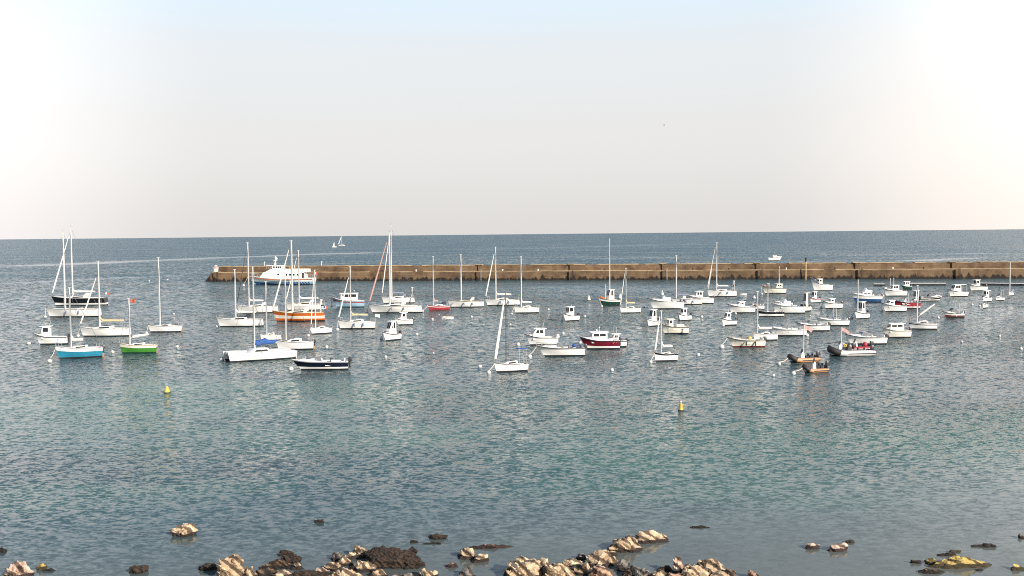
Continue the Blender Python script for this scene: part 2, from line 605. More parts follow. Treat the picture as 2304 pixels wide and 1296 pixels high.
# ------------------------------------------------------------------ motor boats
def motorboat(label, x0, x1, wy, a, top, style='pilot', hull='white', second='white', bands='plain', boot='boot', name='motorboat', cat='motorboat',
              ratio=0.34, cab=(0.28, 0.62), cabcol='white', deck='deck', engine='motor', engines=1, aerial=0, buoy=None, canopy=None,
              frame=None, masts=(), fb=1.0, bow=1.45, trunk=True, railed=True, aft_flag=None, roof=None, gear=(), group=None, lean=0.22, seats=True):
    c, k, L, B = place(x0, x1, wy, a, ratio)
    L, B = L * 1.04, B * 1.06
    top -= 0.10 * (wy - top)
    root = empty(name, c, R(a))
    tag(root, label, cat, group or 'motorboats moored in the harbour')
    F = ((0.125 * L + 0.36) if style == 'cuddy' else (0.15 * L + 0.52)) * fb
    h = Hull(L, B, F, bow=bow, stern=0.92, fine=0.5, tail=0.88, rake=0.22, srake=0.01, flare=0.6, kind='motor')
    h.build(root, [hull, boot, second], BANDS[bands])
    H = (wy - top) / k                         # highest point of the cabin over the water
    t0, t1 = cab
    x_a, x_b = h.x(t0), h.x(t1)
    h.deck(root, [deck, 'deck' if style == 'cuddy' else 'teak'], max(t1 - 0.02, 0.4) if style != 'open' else 0.3, 0.965, min(0.5, F * 0.55), rim=0.16)
    zf = h.sheer(t0) - 0.05
    if trunk and style in ('pilot', 'cuddy', 'fly'):
        # raised foredeck
        tb = h.x(0.10)
        b = MB()
        th = 0.10 * F + 0.22
        b.house([(tb, h.sheer(0.1) - 0.04, 0.10 * B), (tb + 0.10 * L, h.sheer(0.2) + th * 0.6, 0.22 * B), (x_a, zf + th, 0.31 * B), (x_a + 0.25, zf + th, 0.32 * B), (x_a + 0.25, zf - 0.1, 0.34 * B)])
        fd = b.build('foredeck', cabcol, root, bevel=0.04)
        b = MB()
        b.box((lerp(tb, x_a, 0.62), 0, lerp(h.sheer(0.2) + th * 0.6, zf + th, 0.55) + 0.03), (0.5, 0.5, 0.06))
        b.build('hatch', 'glass', fd, bevel=0.015)
    if style in ('pilot', 'fly'):
        zr = H - (0.0 if style == 'pilot' else 0.8)
        w0, w1 = 0.36 * B, 0.30 * B
        zb = F * 0.72
        hh = zr - zf
        la = lean * hh
        prof = [(x_a, zb, w0), (x_a, zf + 0.32 * hh, w0 * 0.98), (x_a + la, zr - 0.07, w1), (x_b, zr - 0.07, w1), (x_b, zb, w0)]
        b = MB()
        b.house(prof)
        cb = b.build('wheelhouse', cabcol, root, bevel=0.04)
        wf = interp_w(zb, w0, zr, w1)
        z0, z1 = zf + 0.42 * hh, zr - 0.20
        n = 2 if (x_b - x_a) > 1.3 else 1
        xs0, xs1 = x_a + la * 0.6 + 0.14, x_b - 0.12
        for i in range(n):
            u0, u1 = lerp(xs0, xs1, i / n), lerp(xs0, xs1, (i + 1) / n) - 0.10
            for sg in (-1, 1):
                b = MB()
                b.plate([(u0, z0), (u1, z0), (u1, z1), (u0 + (la * 0.4 if i == 0 else 0), z1)], wf, sides=(sg,))
                b.build('side_window', 'glass', cb)
        f = lambda z: lerp(x_a, x_a + la, (z - (zf + 0.32 * hh)) / (zr - 0.07 - zf - 0.32 * hh))
        for yy in (-0.5, 0.5):
            w_a, w_b = wf(z0) * 0.40, wf(z1) * 0.40
            b = MB()
            b.cross_pane(f(z0), z0, w_a, f(z1), z1, w_b)
            b.v = [(p[0], p[1] + yy * wf((z0 + z1) / 2) * 0.95, p[2]) for p in b.v]
            b.build('windscreen', 'glass', cb)
        b = MB()
        b.box(((x_a + la + x_b) / 2 - 0.06, 0, zr), (x_b - x_a - la + 0.62, 2 * w1 + 0.22, 0.09), top=(0.93, 0.93))
        b.build('roof', roof or cabcol, cb, bevel=0.03)
        if style == 'fly':
            b = MB()
            b.house([(x_a + la + 0.3, zr, w1 * 0.9), (x_a + la + 0.55, zr + 0.75, w1 * 0.9), (x_a + la + 0.75, zr + 0.78, w1 * 0.9), (x_a + la + 1.0, zr + 0.4, w1 * 0.9), (x_b + 0.2, zr + 0.35, w1 * 0.9), (x_b + 0.2, zr, w1 * 0.9)])
            b.build('flybridge', cabcol, root, bevel=0.05)
    elif style == 'cuddy':
        zr = H
        w0, w1 = 0.33 * B, 0.27 * B
        th = 0.10 * F + 0.22
        zb = zf + th - 0.04
        hh = min(0.62, max(0.35, (zr - zb) * 0.7))
        b = MB()
        b.cross_pane(x_a - 0.05, zb, w0 * 0.95, x_a + hh * 0.9, zb + hh, w1)
        for sg in (-1, 1):
            y0, y1 = sg * w0, sg * w1
            b.add([(x_a - 0.05, y0, zb), (x_a + hh * 0.9, y1, zb + hh), (x_a + hh * 1.9, y1 * 1.1, zb + hh * 0.75), (x_a + hh * 2.4, y0, zb - 0.25), (x_a, y0, zb - 0.1)], [(0, 1, 2, 3, 4)])
        sc = b.build('windscreen', 'tint', root)
        b = MB()
        b.tube([(x_a + hh * 1.9, -w1 * 1.1, zb + hh * 0.76), (x_a + hh * 0.9, -w1, zb + hh + 0.01), (x_a + hh * 0.9, w1, zb + hh + 0.01), (x_a + hh * 1.9, w1 * 1.1, zb + hh * 0.76)], 0.03, 5)
        b.build('windscreen_frame', 'steel', sc)
        b = MB()
        b.house([(x_a + 0.1, F * 0.5, 0.33 * B), (x_a + 0.1, zb + 0.05, 0.32 * B), (x_a + 0.75, zb + 0.10, 0.30 * B), (x_a + 0.95, F * 0.5, 0.33 * B)])
        b.build('dashboard', cabcol, root, bevel=0.04)
    else:
        zr = H
        x_m = (x_a + x_b) / 2
        b = MB()
        b.house([(x_m - 0.4, F * 0.35, 0.17 * B), (x_m - 0.3, F + 0.35, 0.16 * B), (x_m - 0.05, F + 0.75, 0.15 * B), (x_m + 0.1, F + 0.7, 0.15 * B), (x_m + 0.35, F * 0.35, 0.17 * B)])
        cs = b.build('console', cabcol, root, bevel=0.04)
        b = MB()
        b.cross_pane(x_m - 0.15, F + 0.65, 0.14 * B, x_m + 0.1, max(F + 1.0, zr), 0.12 * B)
        b.build('windscreen', 'glass', cs)
    if seats and style != 'pilot':
        for q, xx in enumerate((h.x(t1) + 0.25, h.x(0.9))):
            b = MB()
            b.box((xx, 0 if q else -0.16 * B, F * 0.75), (0.45, (0.6 if q else 0.22) * B, 0.45))
            b.box((xx + 0.24, 0 if q else -0.16 * B, F * 1.02), (0.12, (0.6 if q else 0.22) * B, 0.5))
            b.build('seat', random.choice(['deck', 'cloth', 'clothdark', 'clothgrey']), root, bevel=0.05)
    elif seats:
        b = MB()
        b.box((h.x(0.93), 0, F * 0.72), (0.5, 0.62 * B, 0.5))
        b.build('stern_bench', random.choice(['deck', 'cloth', 'clothgrey']), root, bevel=0.05)
    if canopy:
        x0_, x1_ = h.x(t1 - (0.02 if style != 'open' else 0.3)), h.x(min(0.93, t1 + 0.28))
        zc = max(F + 1.5, H)
        b = MB()
        b.box(((x0_ + x1_) / 2, 0, zc), (x1_ - x0_, 0.66 * B, 0.09), top=(0.92, 0.9))
        b.build('canopy', canopy, root, bevel=0.03)
        b = MB()
        for x in (x0_ + 0.1, x1_ - 0.1):
            for sg in (-1, 1):
                b.tube([(x, sg * 0.36 * B, F * 0.9), (x, sg * 0.30 * B, zc)], 0.035, 5)
        b.build('canopy_frame', frame or 'steel', root)
    if railed:
        h.rail(root, 0.0, 0.34, 0.42, 0.022, 'pulpit', posts=3)
    b = MB()
    for sg in (-1, 1):
        b.tube([(h.x(t), sg * (h.half(t) + 0.015), h.sheer(t) - 0.06) for t in [i / 12 for i in range(13)]], 0.05, 5)
    b.build('rubbing_strake', 'clothdark' if hull in ('white', 'ivory', 'cream') and random.random() < 0.7 else 'teak' if cat == 'fishing boat' else 'steel', root)
    for q in range(engines):
        y = 0 if engines == 1 else (-0.35 + 0.7 * q)
        if engine:
            outboard(root, L / 2, y, F * 0.92 - 0.15, engine, 0.95 + 0.03 * L)
    if aerial:
        b = MB()
        b.tube([(x_b - 0.2, 0.12 * B, zr), (x_b + 0.05, 0.12 * B, zr + aerial)], [0.035, 0.015], 5)
        b.build('aerial', 'mast', root)
    for mx, mt in masts:
        xm = (mx - (x0 + x1) / 2) / k / max(0.5, cos(R(a)))
        xm = max(-0.42 * L, min(0.45 * L, xm))
        zt = (wy - mt) / k
        zb = F * 0.8
        b = MB()
        b.tube([(xm, 0, zb), (xm + 0.05, 0, zt)], [0.14, 0.08], 7)
        m_ = b.build('mast', 'mast', root)
        b = MB()
        b.tube([(xm, -0.25 * B, lerp(zb, zt, 0.72)), (xm, 0.25 * B, lerp(zb, zt, 0.72))], 0.03, 5)
        b.build('crosstree', 'mast', m_)
        for sg in (-1, 1):
            b = MB()
            b.tube([(xm + 0.4, sg * 0.42 * B, F), (xm + 0.04, 0, zt * 0.97)], 0.016, 4)
            b.build('stay', 'wire', root)
    for kind, t, y, m in gear:
        x, z = h.x(t), h.sheer(t)
        b = MB()
        if kind == 'crate':
            b.box((x, y * B, z + 0.15), (0.6, 0.5, 0.4))
        elif kind == 'fender':
            b.lathe([(0.02, -0.32), (0.10, -0.26), (0.11, 0.2), (0.03, 0.3)], 8, (x, -h.half(t) - 0.1, z - 0.42))
        elif kind == 'bag':
            b.ball((x, y * B, z + 0.22), 0.32, 8, 0.8)
        elif kind == 'winch':
            b.tube([(x, -0.25 * B, z + 0.55), (x, 0.25 * B, z + 0.55)], 0.16, 8)
            b.box((x, 0, z + 0.2), (0.25, 0.3 * B, 0.6))
        elif kind == 'gantry':
            b.tube([(x, -0.36 * B, z - 0.2), (x, -0.34 * B, z + 1.9), (x, 0.34 * B, z + 1.9), (x, 0.36 * B, z - 0.2)], 0.05, 6)
        elif kind == 'light':
            b.tube([(x, 0, H), (x, 0, H + 0.55)], 0.03, 5)
            b.ball((x, 0, H + 0.6), 0.12, 8)
        b.build({'crate': 'fish_crate', 'fender': 'fender', 'bag': 'gear_bag', 'winch': 'winch', 'gantry': 'stern_gantry', 'light': 'mast_light'}[kind], m, root)
    if aft_flag:
        flag(root, L / 2 - 0.1, 0.2, h.sheer(1), 1.2, aft_flag, 0.6, 0.4)
    if buoy:
        mooring(root, h, *buoy)
    return root


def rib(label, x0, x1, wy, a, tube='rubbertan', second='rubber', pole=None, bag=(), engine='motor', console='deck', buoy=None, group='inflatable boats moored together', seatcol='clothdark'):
    ratio = 0.38
    c, k, L, B = place(x0, x1, wy, a, ratio)
    root = empty('inflatable_boat', c, R(a))
    tag(root, label, 'inflatable boat', group)
    r = 0.145 * B + 0.06
    y = B / 2 - r
    pts = []
    for i in range(6):
        pts.append((lerp(L / 2, -0.12 * L, i / 5), y, r * 0.85 + 0.02))
    for i in range(1, 8):
        an = pi * i / 8
        pts.append((-0.12 * L - (0.38 * L - r) * sin(an) ** 0.8, y * cos(an), r * 0.85 + 0.02 + 0.55 * sin(an) ** 2))
    pts += [(p[0], -p[1], p[2]) for p in reversed(pts[:6])]
    b = MB()
    b.tube(pts, [r * 0.75] + [r] * (len(pts) - 2) + [r * 0.75], 12)
    b.build('inflatable_tube', tube, root, smooth=60)
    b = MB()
    b.tube(pts[6:13], r * 1.03, 12)  # sleeve over the bow; its dark colour paints the shade on this end
    b.build('bow_shade_sleeve', second, root, smooth=60)
    for sg in (-1, 1):
        b = MB()
        b.tube([(p[0], sg * (p[1] + r * 0.98), p[2]) for p in pts[:6]], 0.055, 6)
        b.build('rubbing_strake', second, root)
    h = Hull(L * 0.93, B * 0.72, 0.30, bow=2.2, stern=1.0, fine=0.5, tail=0.95, rake=0.12, flare=0.5, kind='motor')
    h.build(root, ['rubbergrey', 'boot', 'boot'], BANDS['plain'])
    h.deck(root, ['deck'], crown=0.0)
    b = MB()
    b.house([(-0.10 * L, 0.25, 0.15 * B), (-0.07 * L, 1.05, 0.14 * B), (-0.03 * L, 1.25, 0.13 * B), (0.02 * L, 1.15, 0.13 * B), (0.05 * L, 0.25, 0.15 * B)])
    cs = b.build('console', console, root, bevel=0.04)
    b = MB()
    b.cross_pane(-0.055 * L, 1.15, 0.12 * B, -0.01 * L, 1.6, 0.10 * B)
    b.build('windscreen', 'glass', cs)
    for q, x in enumerate((0.13, 0.27)):
        b = MB()
        b.box((x * L, 0, 0.5), (0.10 * L, 0.34, 0.5))
        b.box((x * L + 0.05 * L, 0, 0.8), (0.08, 0.34, 0.4))
        b.build('seat', seatcol, root, bevel=0.04)
    b = MB()
    b.box((0.46 * L, 0, 0.45), (0.08, B * 0.6, 0.6))
    b.build('transom', 'rubber', root)
    outboard(root, 0.47 * L, 0, 0.62, engine, 1.15)
    if pole:
        b = MB()
        b.tube([(0.02 * L, 0, 1.1), (0.04 * L, 0, pole)], [0.07, 0.05], 7)
        b.build('pole', 'mast', root)
        b = MB()
        for i in range(5):
            pass
        vs = []
        for i in range(6):
            u = i / 5
            vs += [(0.05 * L + 1.15 * u, 0.06 * sin(6 * u), pole - 0.05 - 0.75 * u ** 1.7), (0.05 * L + 0.95 * u, 0.06 * sin(6 * u + 0.6), pole - 0.5 - 0.55 * u ** 1.5)]
        for i in range(5):
            b.add([vs[2 * i], vs[2 * i + 1], vs[2 * i + 3], vs[2 * i + 2]], [(0, 1, 2, 3)])
        b.build('flag', 'clothred', root)
    for x, y_, m in bag:
        b = MB()
        b.ball((x * L, y_ * B, 0.75), 0.34, 9, 1.1)
        b.build('gear_bag', m, root)
    if buoy:
        h.L = L
        mooring(root, h, *buoy)
    return root


def dinghy(label, x0, x1, wy, a, hull='white', name='rowing_dinghy'):
    c, k, L, B = place(x0, x1, wy, a, 0.42)
    root = empty(name, c, R(a))
    tag(root, label, 'dinghy', 'small tenders between the yachts')
    h = Hull(L, B, 0.42, bow=1.4, stern=1.0, fine=0.45, tail=0.85, rake=0.08, flare=0.4, kind='motor')
    h.build(root, [hull, hull, 'teak'], BANDS['top'])
    h.deck(root, ['deck', 'teak'], 0.08, 0.96, 0.28, rim=0.08, crown=0.0)
    for t in (0.4, 0.75):
        b = MB()
        b.box((h.x(t), 0, 0.30), (0.25, 2 * h.half(t) - 0.12, 0.04))
        b.build('thwart', 'teak', root)
    return root


# ------------------------------------------------------------------ catamaran
def catamaran(label, x0, x1, wy, a, mx, mt, buoy):
    c, k, L, B = place(x0, x1, wy, a, 0.52)
    root = empty('catamaran', c, R(a))
    tag(root, label, 'catamaran', 'sailboats moored in the harbour')
    F = 1.05
    H = (wy - mt) / k
    h = Hull(L, 0.22 * L, F, bow=1.15, stern=0.95, fine=0.5, tail=0.8, rake=0.04, kind='sail')
    for sg in (-1, 1):
        hu = h.build(root, ['white', 'boot', 'white'], BANDS['plain'])
        hu.location.y = sg * (B / 2 - 0.11 * L)
        d = h.deck(root, ['deck'])
        d.location.y = hu.location.y
    yb = B / 2 - 0.11 * L
    b = MB()
    b.box((0.02 * L, 0, F * 0.82), (0.62 * L, 2 * yb, 0.22))
    b.build('bridge_deck', 'deck', root, bevel=0.04)
    b = MB()
    b.box((-0.39 * L, 0, F * 0.86), (0.18 * L, 2 * yb - 0.1, 0.03))
    b.build('trampoline', 'clothgrey', root)
    b = MB()
    b.tube([(-0.47 * L, -yb, F * 1.05), (-0.47 * L, yb, F * 1.05)], 0.09, 8)
    b.build('crossbeam', 'mast', root)
    b = MB()
    b.house([(-0.20 * L, F * 0.9, 0.20 * B), (-0.10 * L, F + 0.42, 0.19 * B), (0.10 * L, F + 0.46, 0.19 * B), (0.16 * L, F * 0.9, 0.2 * B)])
    cb = b.build('cabin', 'deck', root, bevel=0.04)
    b = MB()
    for sg in (-1, 1):
        b = MB()
        b.plate([(-0.10 * L, F + 0.05), (0.10 * L, F + 0.05), (0.09 * L, F + 0.30), (-0.08 * L, F + 0.28)], lambda z: 0.195 * B, sides=(sg,))
        b.build('window', 'glass', cb)
    xm = (mx - (x0 + x1) / 2) / k / cos(R(a))
    b = MB()
    b.tube([(xm, 0, F + 0.1), (xm, 0, H)], [0.12, 0.08], 8)
    ms = b.build('mast', 'mast', root)
    b = MB()
    b.tube([(xm + 0.1, -0.5, H * 0.6), (xm, 0, H * 0.59), (xm + 0.1, 0.5, H * 0.6)], 0.03, 5)
    b.build('spreader', 'mast', ms)
    for sg in (-1, 1):
        b = MB()
        b.tube([(xm + 0.3, sg * (B / 2 - 0.15), F), (xm, 0, H * 0.95)], 0.016, 4)
        b.build('shroud', 'wire', root)
    b = MB()
    b.tube([(-0.47 * L, 0, F * 1.05), (xm, 0, H * 0.93)], 0.018, 4)
    b.build('forestay', 'wire', root)
    zb = F + 1.0
    b = MB()
    b.tube([(xm + 0.05, 0, zb), (xm + 0.34 * L, 0, zb + 0.05)], 0.06, 6)
    bo = b.build('boom', 'mast', root)
    b = MB()
    pts = [(xm + u * 0.34 * L, 0.05 * sin(14 * u), zb + 0.16 - 0.10 * sin(11 * u)) for u in (0.02, 0.15, 0.3, 0.45, 0.6, 0.8, 0.98)]
    b.tube(pts, [0.30, 0.42, 0.34, 0.46, 0.30, 0.24, 0.12], 9)
    b.build('sail_cover', 'clothblue', bo)
    for sg in (-1, 1):
        b = MB()
        b.box((L / 2 + 0.02, sg * yb, 0.25), (0.22, 0.06, 0.8))
        b.build('rudder', 'white', root)
    mooring(root, h, *buoy)
    return root


# ------------------------------------------------------------------ ferry
def ferry():
    x0, x1, wy = 556, 710, 641.5
    a = -3
    c, k, L, B = place(x0, x1, wy, a, 0.25)
    root = empty('passenger_ferry', c, R(a))
    tag(root, 'white passenger ferry with blue lower hull lying in front of the stone breakwater', 'ferry')
    F = 2.15
    h = Hull(L, B, F, bow=1.42, stern=1.05, fine=0.45, tail=0.9, rake=0.10, srake=0.0, flare=0.45, kind='motor')
    hu = h.build(root, ['white', 'boot', 'paleblue'], (1, 1, 2, 2, 0, 0, 0, 0))
    h.deck(root, ['deck'])
    # diagonal pale bars over the blue of the after body
    for i in range(11):
        t = 0.52 + i * 0.042
        y = h.half(t)
        for sg in (-1, 1):
            b = MB()
            xa = h.x(t)
            ya = sg * (y * 0.90 + 0.05)
            yb2 = sg * (y * 0.975 + 0.05)
            b.add([(xa, ya, 0.3), (xa + 0.5, ya, 0.3), (xa + 0.15, yb2, 1.02), (xa - 0.35, yb2, 1.02)], [(0, 1, 2, 3)])
            b.build('hull_stripe', 'midblue', hu)
    for sg in (-1, 1):
        b = MB()
        vs = []
        for i in range(9):
            t = 0.05 + 0.4 * i / 8
            for z in (0.18, lerp(1.0, 0.45, i / 8)):
                u = (z + 0.38) / (h.sheer(t) + 0.38)
                e = lerp(0.95 + h.flare, 0.30, min(1, t * 1.25))
                vs.append((h.x(t) + (1 - u) * h.rake * (1 - t) ** 2.2, sg * (h.half(t) * u ** e + 0.04), z))
        for i in range(8):
            b.add([vs[2 * i], vs[2 * i + 2], vs[2 * i + 3], vs[2 * i + 1]], [(0, 1, 2, 3)])
        b.build('bow_stripe', 'midblue', hu)
    b = MB()
    for sg in (-1, 1):
        b.tube([(h.x(i / 14), sg * (h.half(i / 14) + 0.04), h.sheer(i / 14) - 0.35) for i in range(15)], 0.09, 6)
    b.build('rubbing_strake', 'orange', root)
    w = 0.40 * B
    zx = lambda px: (px - (x0 + x1) / 2) / k
    z1, z2, z3 = F + 2.15, F + 3.15, F + 4.25
    b = MB()
    b.house([(zx(585), F - 0.05, w * 0.8), (zx(592), F + 1.2, w), (zx(597), z1, w), (zx(689), z1, w), (zx(691), F - 0.05, w)])
    d1 = b.build('main_saloon', 'white', root, bevel=0.06)
    for px in (604, 611, 631, 649, 658, 666, 676):
        b = MB()
        xx = zx(px)
        for sg in (-1, 1):
            b = MB()
            b.plate([(xx - 0.34, F + 0.95), (xx + 0.34, F + 0.95), (xx + 0.34, F + 1.6), (xx - 0.34, F + 1.6)], lambda z: w, sides=(sg,))
            b.build('window', 'glass', d1)
    b = MB()
    b.box((zx(687.5), -w - 0.02, F + 0.95), (0.8, 0.06, 1.75))
    b.build('door', 'dark', d1)
    # upper saloon, stern canopy
    b = MB()
    b.house([(zx(600), z1, w * 0.8), (zx(612), z2, w * 0.78), (zx(650), z2, w * 0.78), (zx(650), z1, w * 0.8)])
    d2 = b.build('upper_saloon', 'white', root, bevel=0.05)
    b = MB()
    b.house([(zx(615), z2 - 0.02, w * 0.55), (zx(614), z3 - 0.5, w * 0.55), (zx(617), z3, w * 0.55), (zx(640), z3, w * 0.55), (zx(641), z2 - 0.02, w * 0.55)])
    wh = b.build('wheelhouse', 'white', root, bevel=0.05)
    for px in (619.5, 625, 629.5, 634):
        b = MB()
        xx = zx(px)
        for sg in (-1, 1):
            b = MB()
            b.plate([(xx - 0.26, z2 + 0.32), (xx + 0.26, z2 + 0.32), (xx + 0.26, z3 - 0.22), (xx - 0.26, z3 - 0.22)], lambda z: w * 0.55, sides=(sg,))
            b.build('window', 'glass', wh)
    b = MB()
    b.box((zx(622), 0, z3 + 0.06), (zx(643) - zx(601), w * 1.3, 0.14))
    b.build('roof', 'white', wh, bevel=0.04)
    b = MB()
    b.box((zx(674), 0, z2 + 0.05), (zx(697) - zx(650), w * 1.9, 0.14))
    cn = b.build('stern_canopy', 'clothbeige', root, bevel=0.05)
    for px in (652, 664, 676, 688, 695):
        for sg in (-1, 1):
            b = MB()
            b.tube([(zx(px), sg * w * 0.9, z1), (zx(px), sg * w * 0.9, z2)], 0.05, 5)
            b.build('canopy_post', 'white', cn)
    b = MB()
    for sg in (-1, 1):
        b.box((zx(673), sg * w * 0.96, z1 + 0.45), (zx(697) - zx(650), 0.05, 0.85))
    b.box((zx(697), 0, z1 + 0.45), (0.05, w * 1.9, 0.85))
    b.box((zx(675), 0, z1 + 0.02), (zx(698) - zx(652), w * 1.95, 0.12))
    b.build('upper_deck', 'white', root)
    b = MB()
    b.tube([(zx(620), 0, z3), (zx(621), 0, (wy - 578) / k)], [0.34, 0.12], 8)
    b.box((zx(620.5), 0, lerp(z3, (wy - 578) / k, 0.55)), (0.8, 2.0, 0.18))
    b.ball((zx(621.5), 0.35, lerp(z3, (wy - 578) / k, 0.62) + 0.5), 0.5, 10)
    b.ball((zx(621), 0, (wy - 579) / k), 0.3, 8)
    b.build('radar_mast', 'white', root)
    for n_, z0, pa, pb, wd in (('bow_rail', None, 0.02, 0.2, 0), ('stern_rail', None, 0.86, 1.0, 0)):
        h.rail(root, pa if pa > 0.05 else 0.0, pb, 0.95, 0.04, n_, posts=5)
    b = MB()
    for px in (602, 606, 611):
        b.tube([(zx(px), -w * 0.5, z2), (zx(px), -w * 0.5, z2 + 0.9)], 0.035, 4)
    b.tube([(zx(600), -w * 0.5, z2 + 0.9), (zx(613), -w * 0.5, z2 + 0.9)], 0.035, 4)
    b.build('top_rail', 'steel', root)
    for px in (645, 655, 668):
        b = MB()
        b.lathe([(0.02, -0.35), (0.22, -0.3), (0.24, 0.3), (0.02, 0.36)], 8, (zx(px), -w * 0.6, z2 + 0.45))
        b.build('liferaft', 'orange', root)
    flag(root, L / 2 - 0.4, 0.2, h.sheer(1), 2.0, ['flagblue', 'cloth', 'flagred'], 1.2, 0.8)
    mooring(root, h, 548, 643, 0.5)
    return root


# ------------------------------------------------------------------ breakwater
def stone_material(name, base, dark, weed):
    m = bpy.data.materials.new(name)
    m.use_nodes = True
    nt = m.node_tree
    L_ = nt.links.new
    N_ = nt.nodes.new
    bs = nt.nodes['Principled BSDF']
    bs.inputs['Roughness'].default_value = 0.9
    tc = N_('ShaderNodeTexCoord')
    sp = N_('ShaderNodeSeparateXYZ')
    L_(tc.outputs['Object'], sp.inputs[0])
    cb = N_('ShaderNodeCombineXYZ')
    L_(sp.outputs['X'], cb.inputs['X'])
    L_(sp.outputs['Z'], cb.inputs['Y'])
    br = N_('ShaderNodeTexBrick')
    br.inputs['Scale'].default_value = 1.0
    br.inputs['Brick Width'].default_value = 1.6
    br.inputs['Row Height'].default_value = 0.62
    br.inputs['Mortar Size'].default_value = 0.035
    br.inputs['Color1'].default_value = (*base, 1)
    br.inputs['Color2'].default_value = (*[c * 0.82 for c in base], 1)
    br.inputs['Mortar'].default_value = (*[c * 0.55 for c in base], 1)
    L_(cb.outputs[0], br.inputs['Vector'])
    n1 = N_('ShaderNodeTexNoise')
    n1.inputs['Scale'].default_value = 0.22
    n1.inputs['Detail'].default_value = 6
    n1.inputs['Roughness'].default_value = 0.65
    L_(tc.outputs['Object'], n1.inputs['Vector'])
    r1 = N_('ShaderNodeValToRGB')
    r1.color_ramp.elements[0].position = 0.36
    r1.color_ramp.elements[0].color = (*dark, 1)
    r1.color_ramp.elements[1].position = 0.60
    r1.color_ramp.elements[1].color = (1, 1, 1, 1)
    L_(n1.outputs['Fac'], r1.inputs['Fac'])
    mx = N_('ShaderNodeMix')
    mx.data_type = 'RGBA'
    mx.blend_type = 'MULTIPLY'
    mx.inputs[0].default_value = 0.95
    L_(br.outputs['Color'], mx.inputs[6])
    L_(r1.outputs['Color'], mx.inputs[7])
    # weed along the tide mark, with tongues reaching up the wall
    n2 = N_('ShaderNodeTexNoise')
    n2.inputs['Scale'].default_value = 1.0
    n2.inputs['Detail'].default_value = 4
    mp = N_('ShaderNodeMapping')
    mp.inputs['Scale'].default_value = (0.75, 0.75, 0.16)
    L_(tc.outputs['Object'], mp.inputs['Vector'])
    L_(mp.outputs[0], n2.inputs['Vector'])
    ma = N_('ShaderNodeMath')
    ma.operation = 'MULTIPLY_ADD'
    ma.inputs[1].default_value = 4.6
    ma.inputs[2].default_value = -1.55
    L_(n2.outputs['Fac'], ma.inputs[0])
    sb = N_('ShaderNodeMath')
    sb.operation = 'SUBTRACT'
    L_(ma.outputs[0], sb.inputs[0])
    L_(sp.outputs['Z'], sb.inputs[1])
    mr = N_('ShaderNodeMapRange')
    mr.inputs[1].default_value = -0.35
    mr.inputs[2].default_value = 0.15
    L_(sb.outputs[0], mr.inputs[0])
    m2 = N_('ShaderNodeMix')
    m2.data_type = 'RGBA'
    L_(mr.outputs[0], m2.inputs[0])
    L_(mx.outputs[2], m2.inputs[6])
    m2.inputs[7].default_value = (*weed, 1)
    L_(m2.outputs[2], bs.inputs['Base Color'])
    bp = N_('ShaderNodeBump')
    bp.inputs['Strength'].default_value = 0.6
    bp.inputs['Distance'].default_value = 0.15
    L_(n1.outputs['Fac'], bp.inputs['Height'])
    L_(bp.outputs['Normal'], bs.inputs['Normal'])
    return m


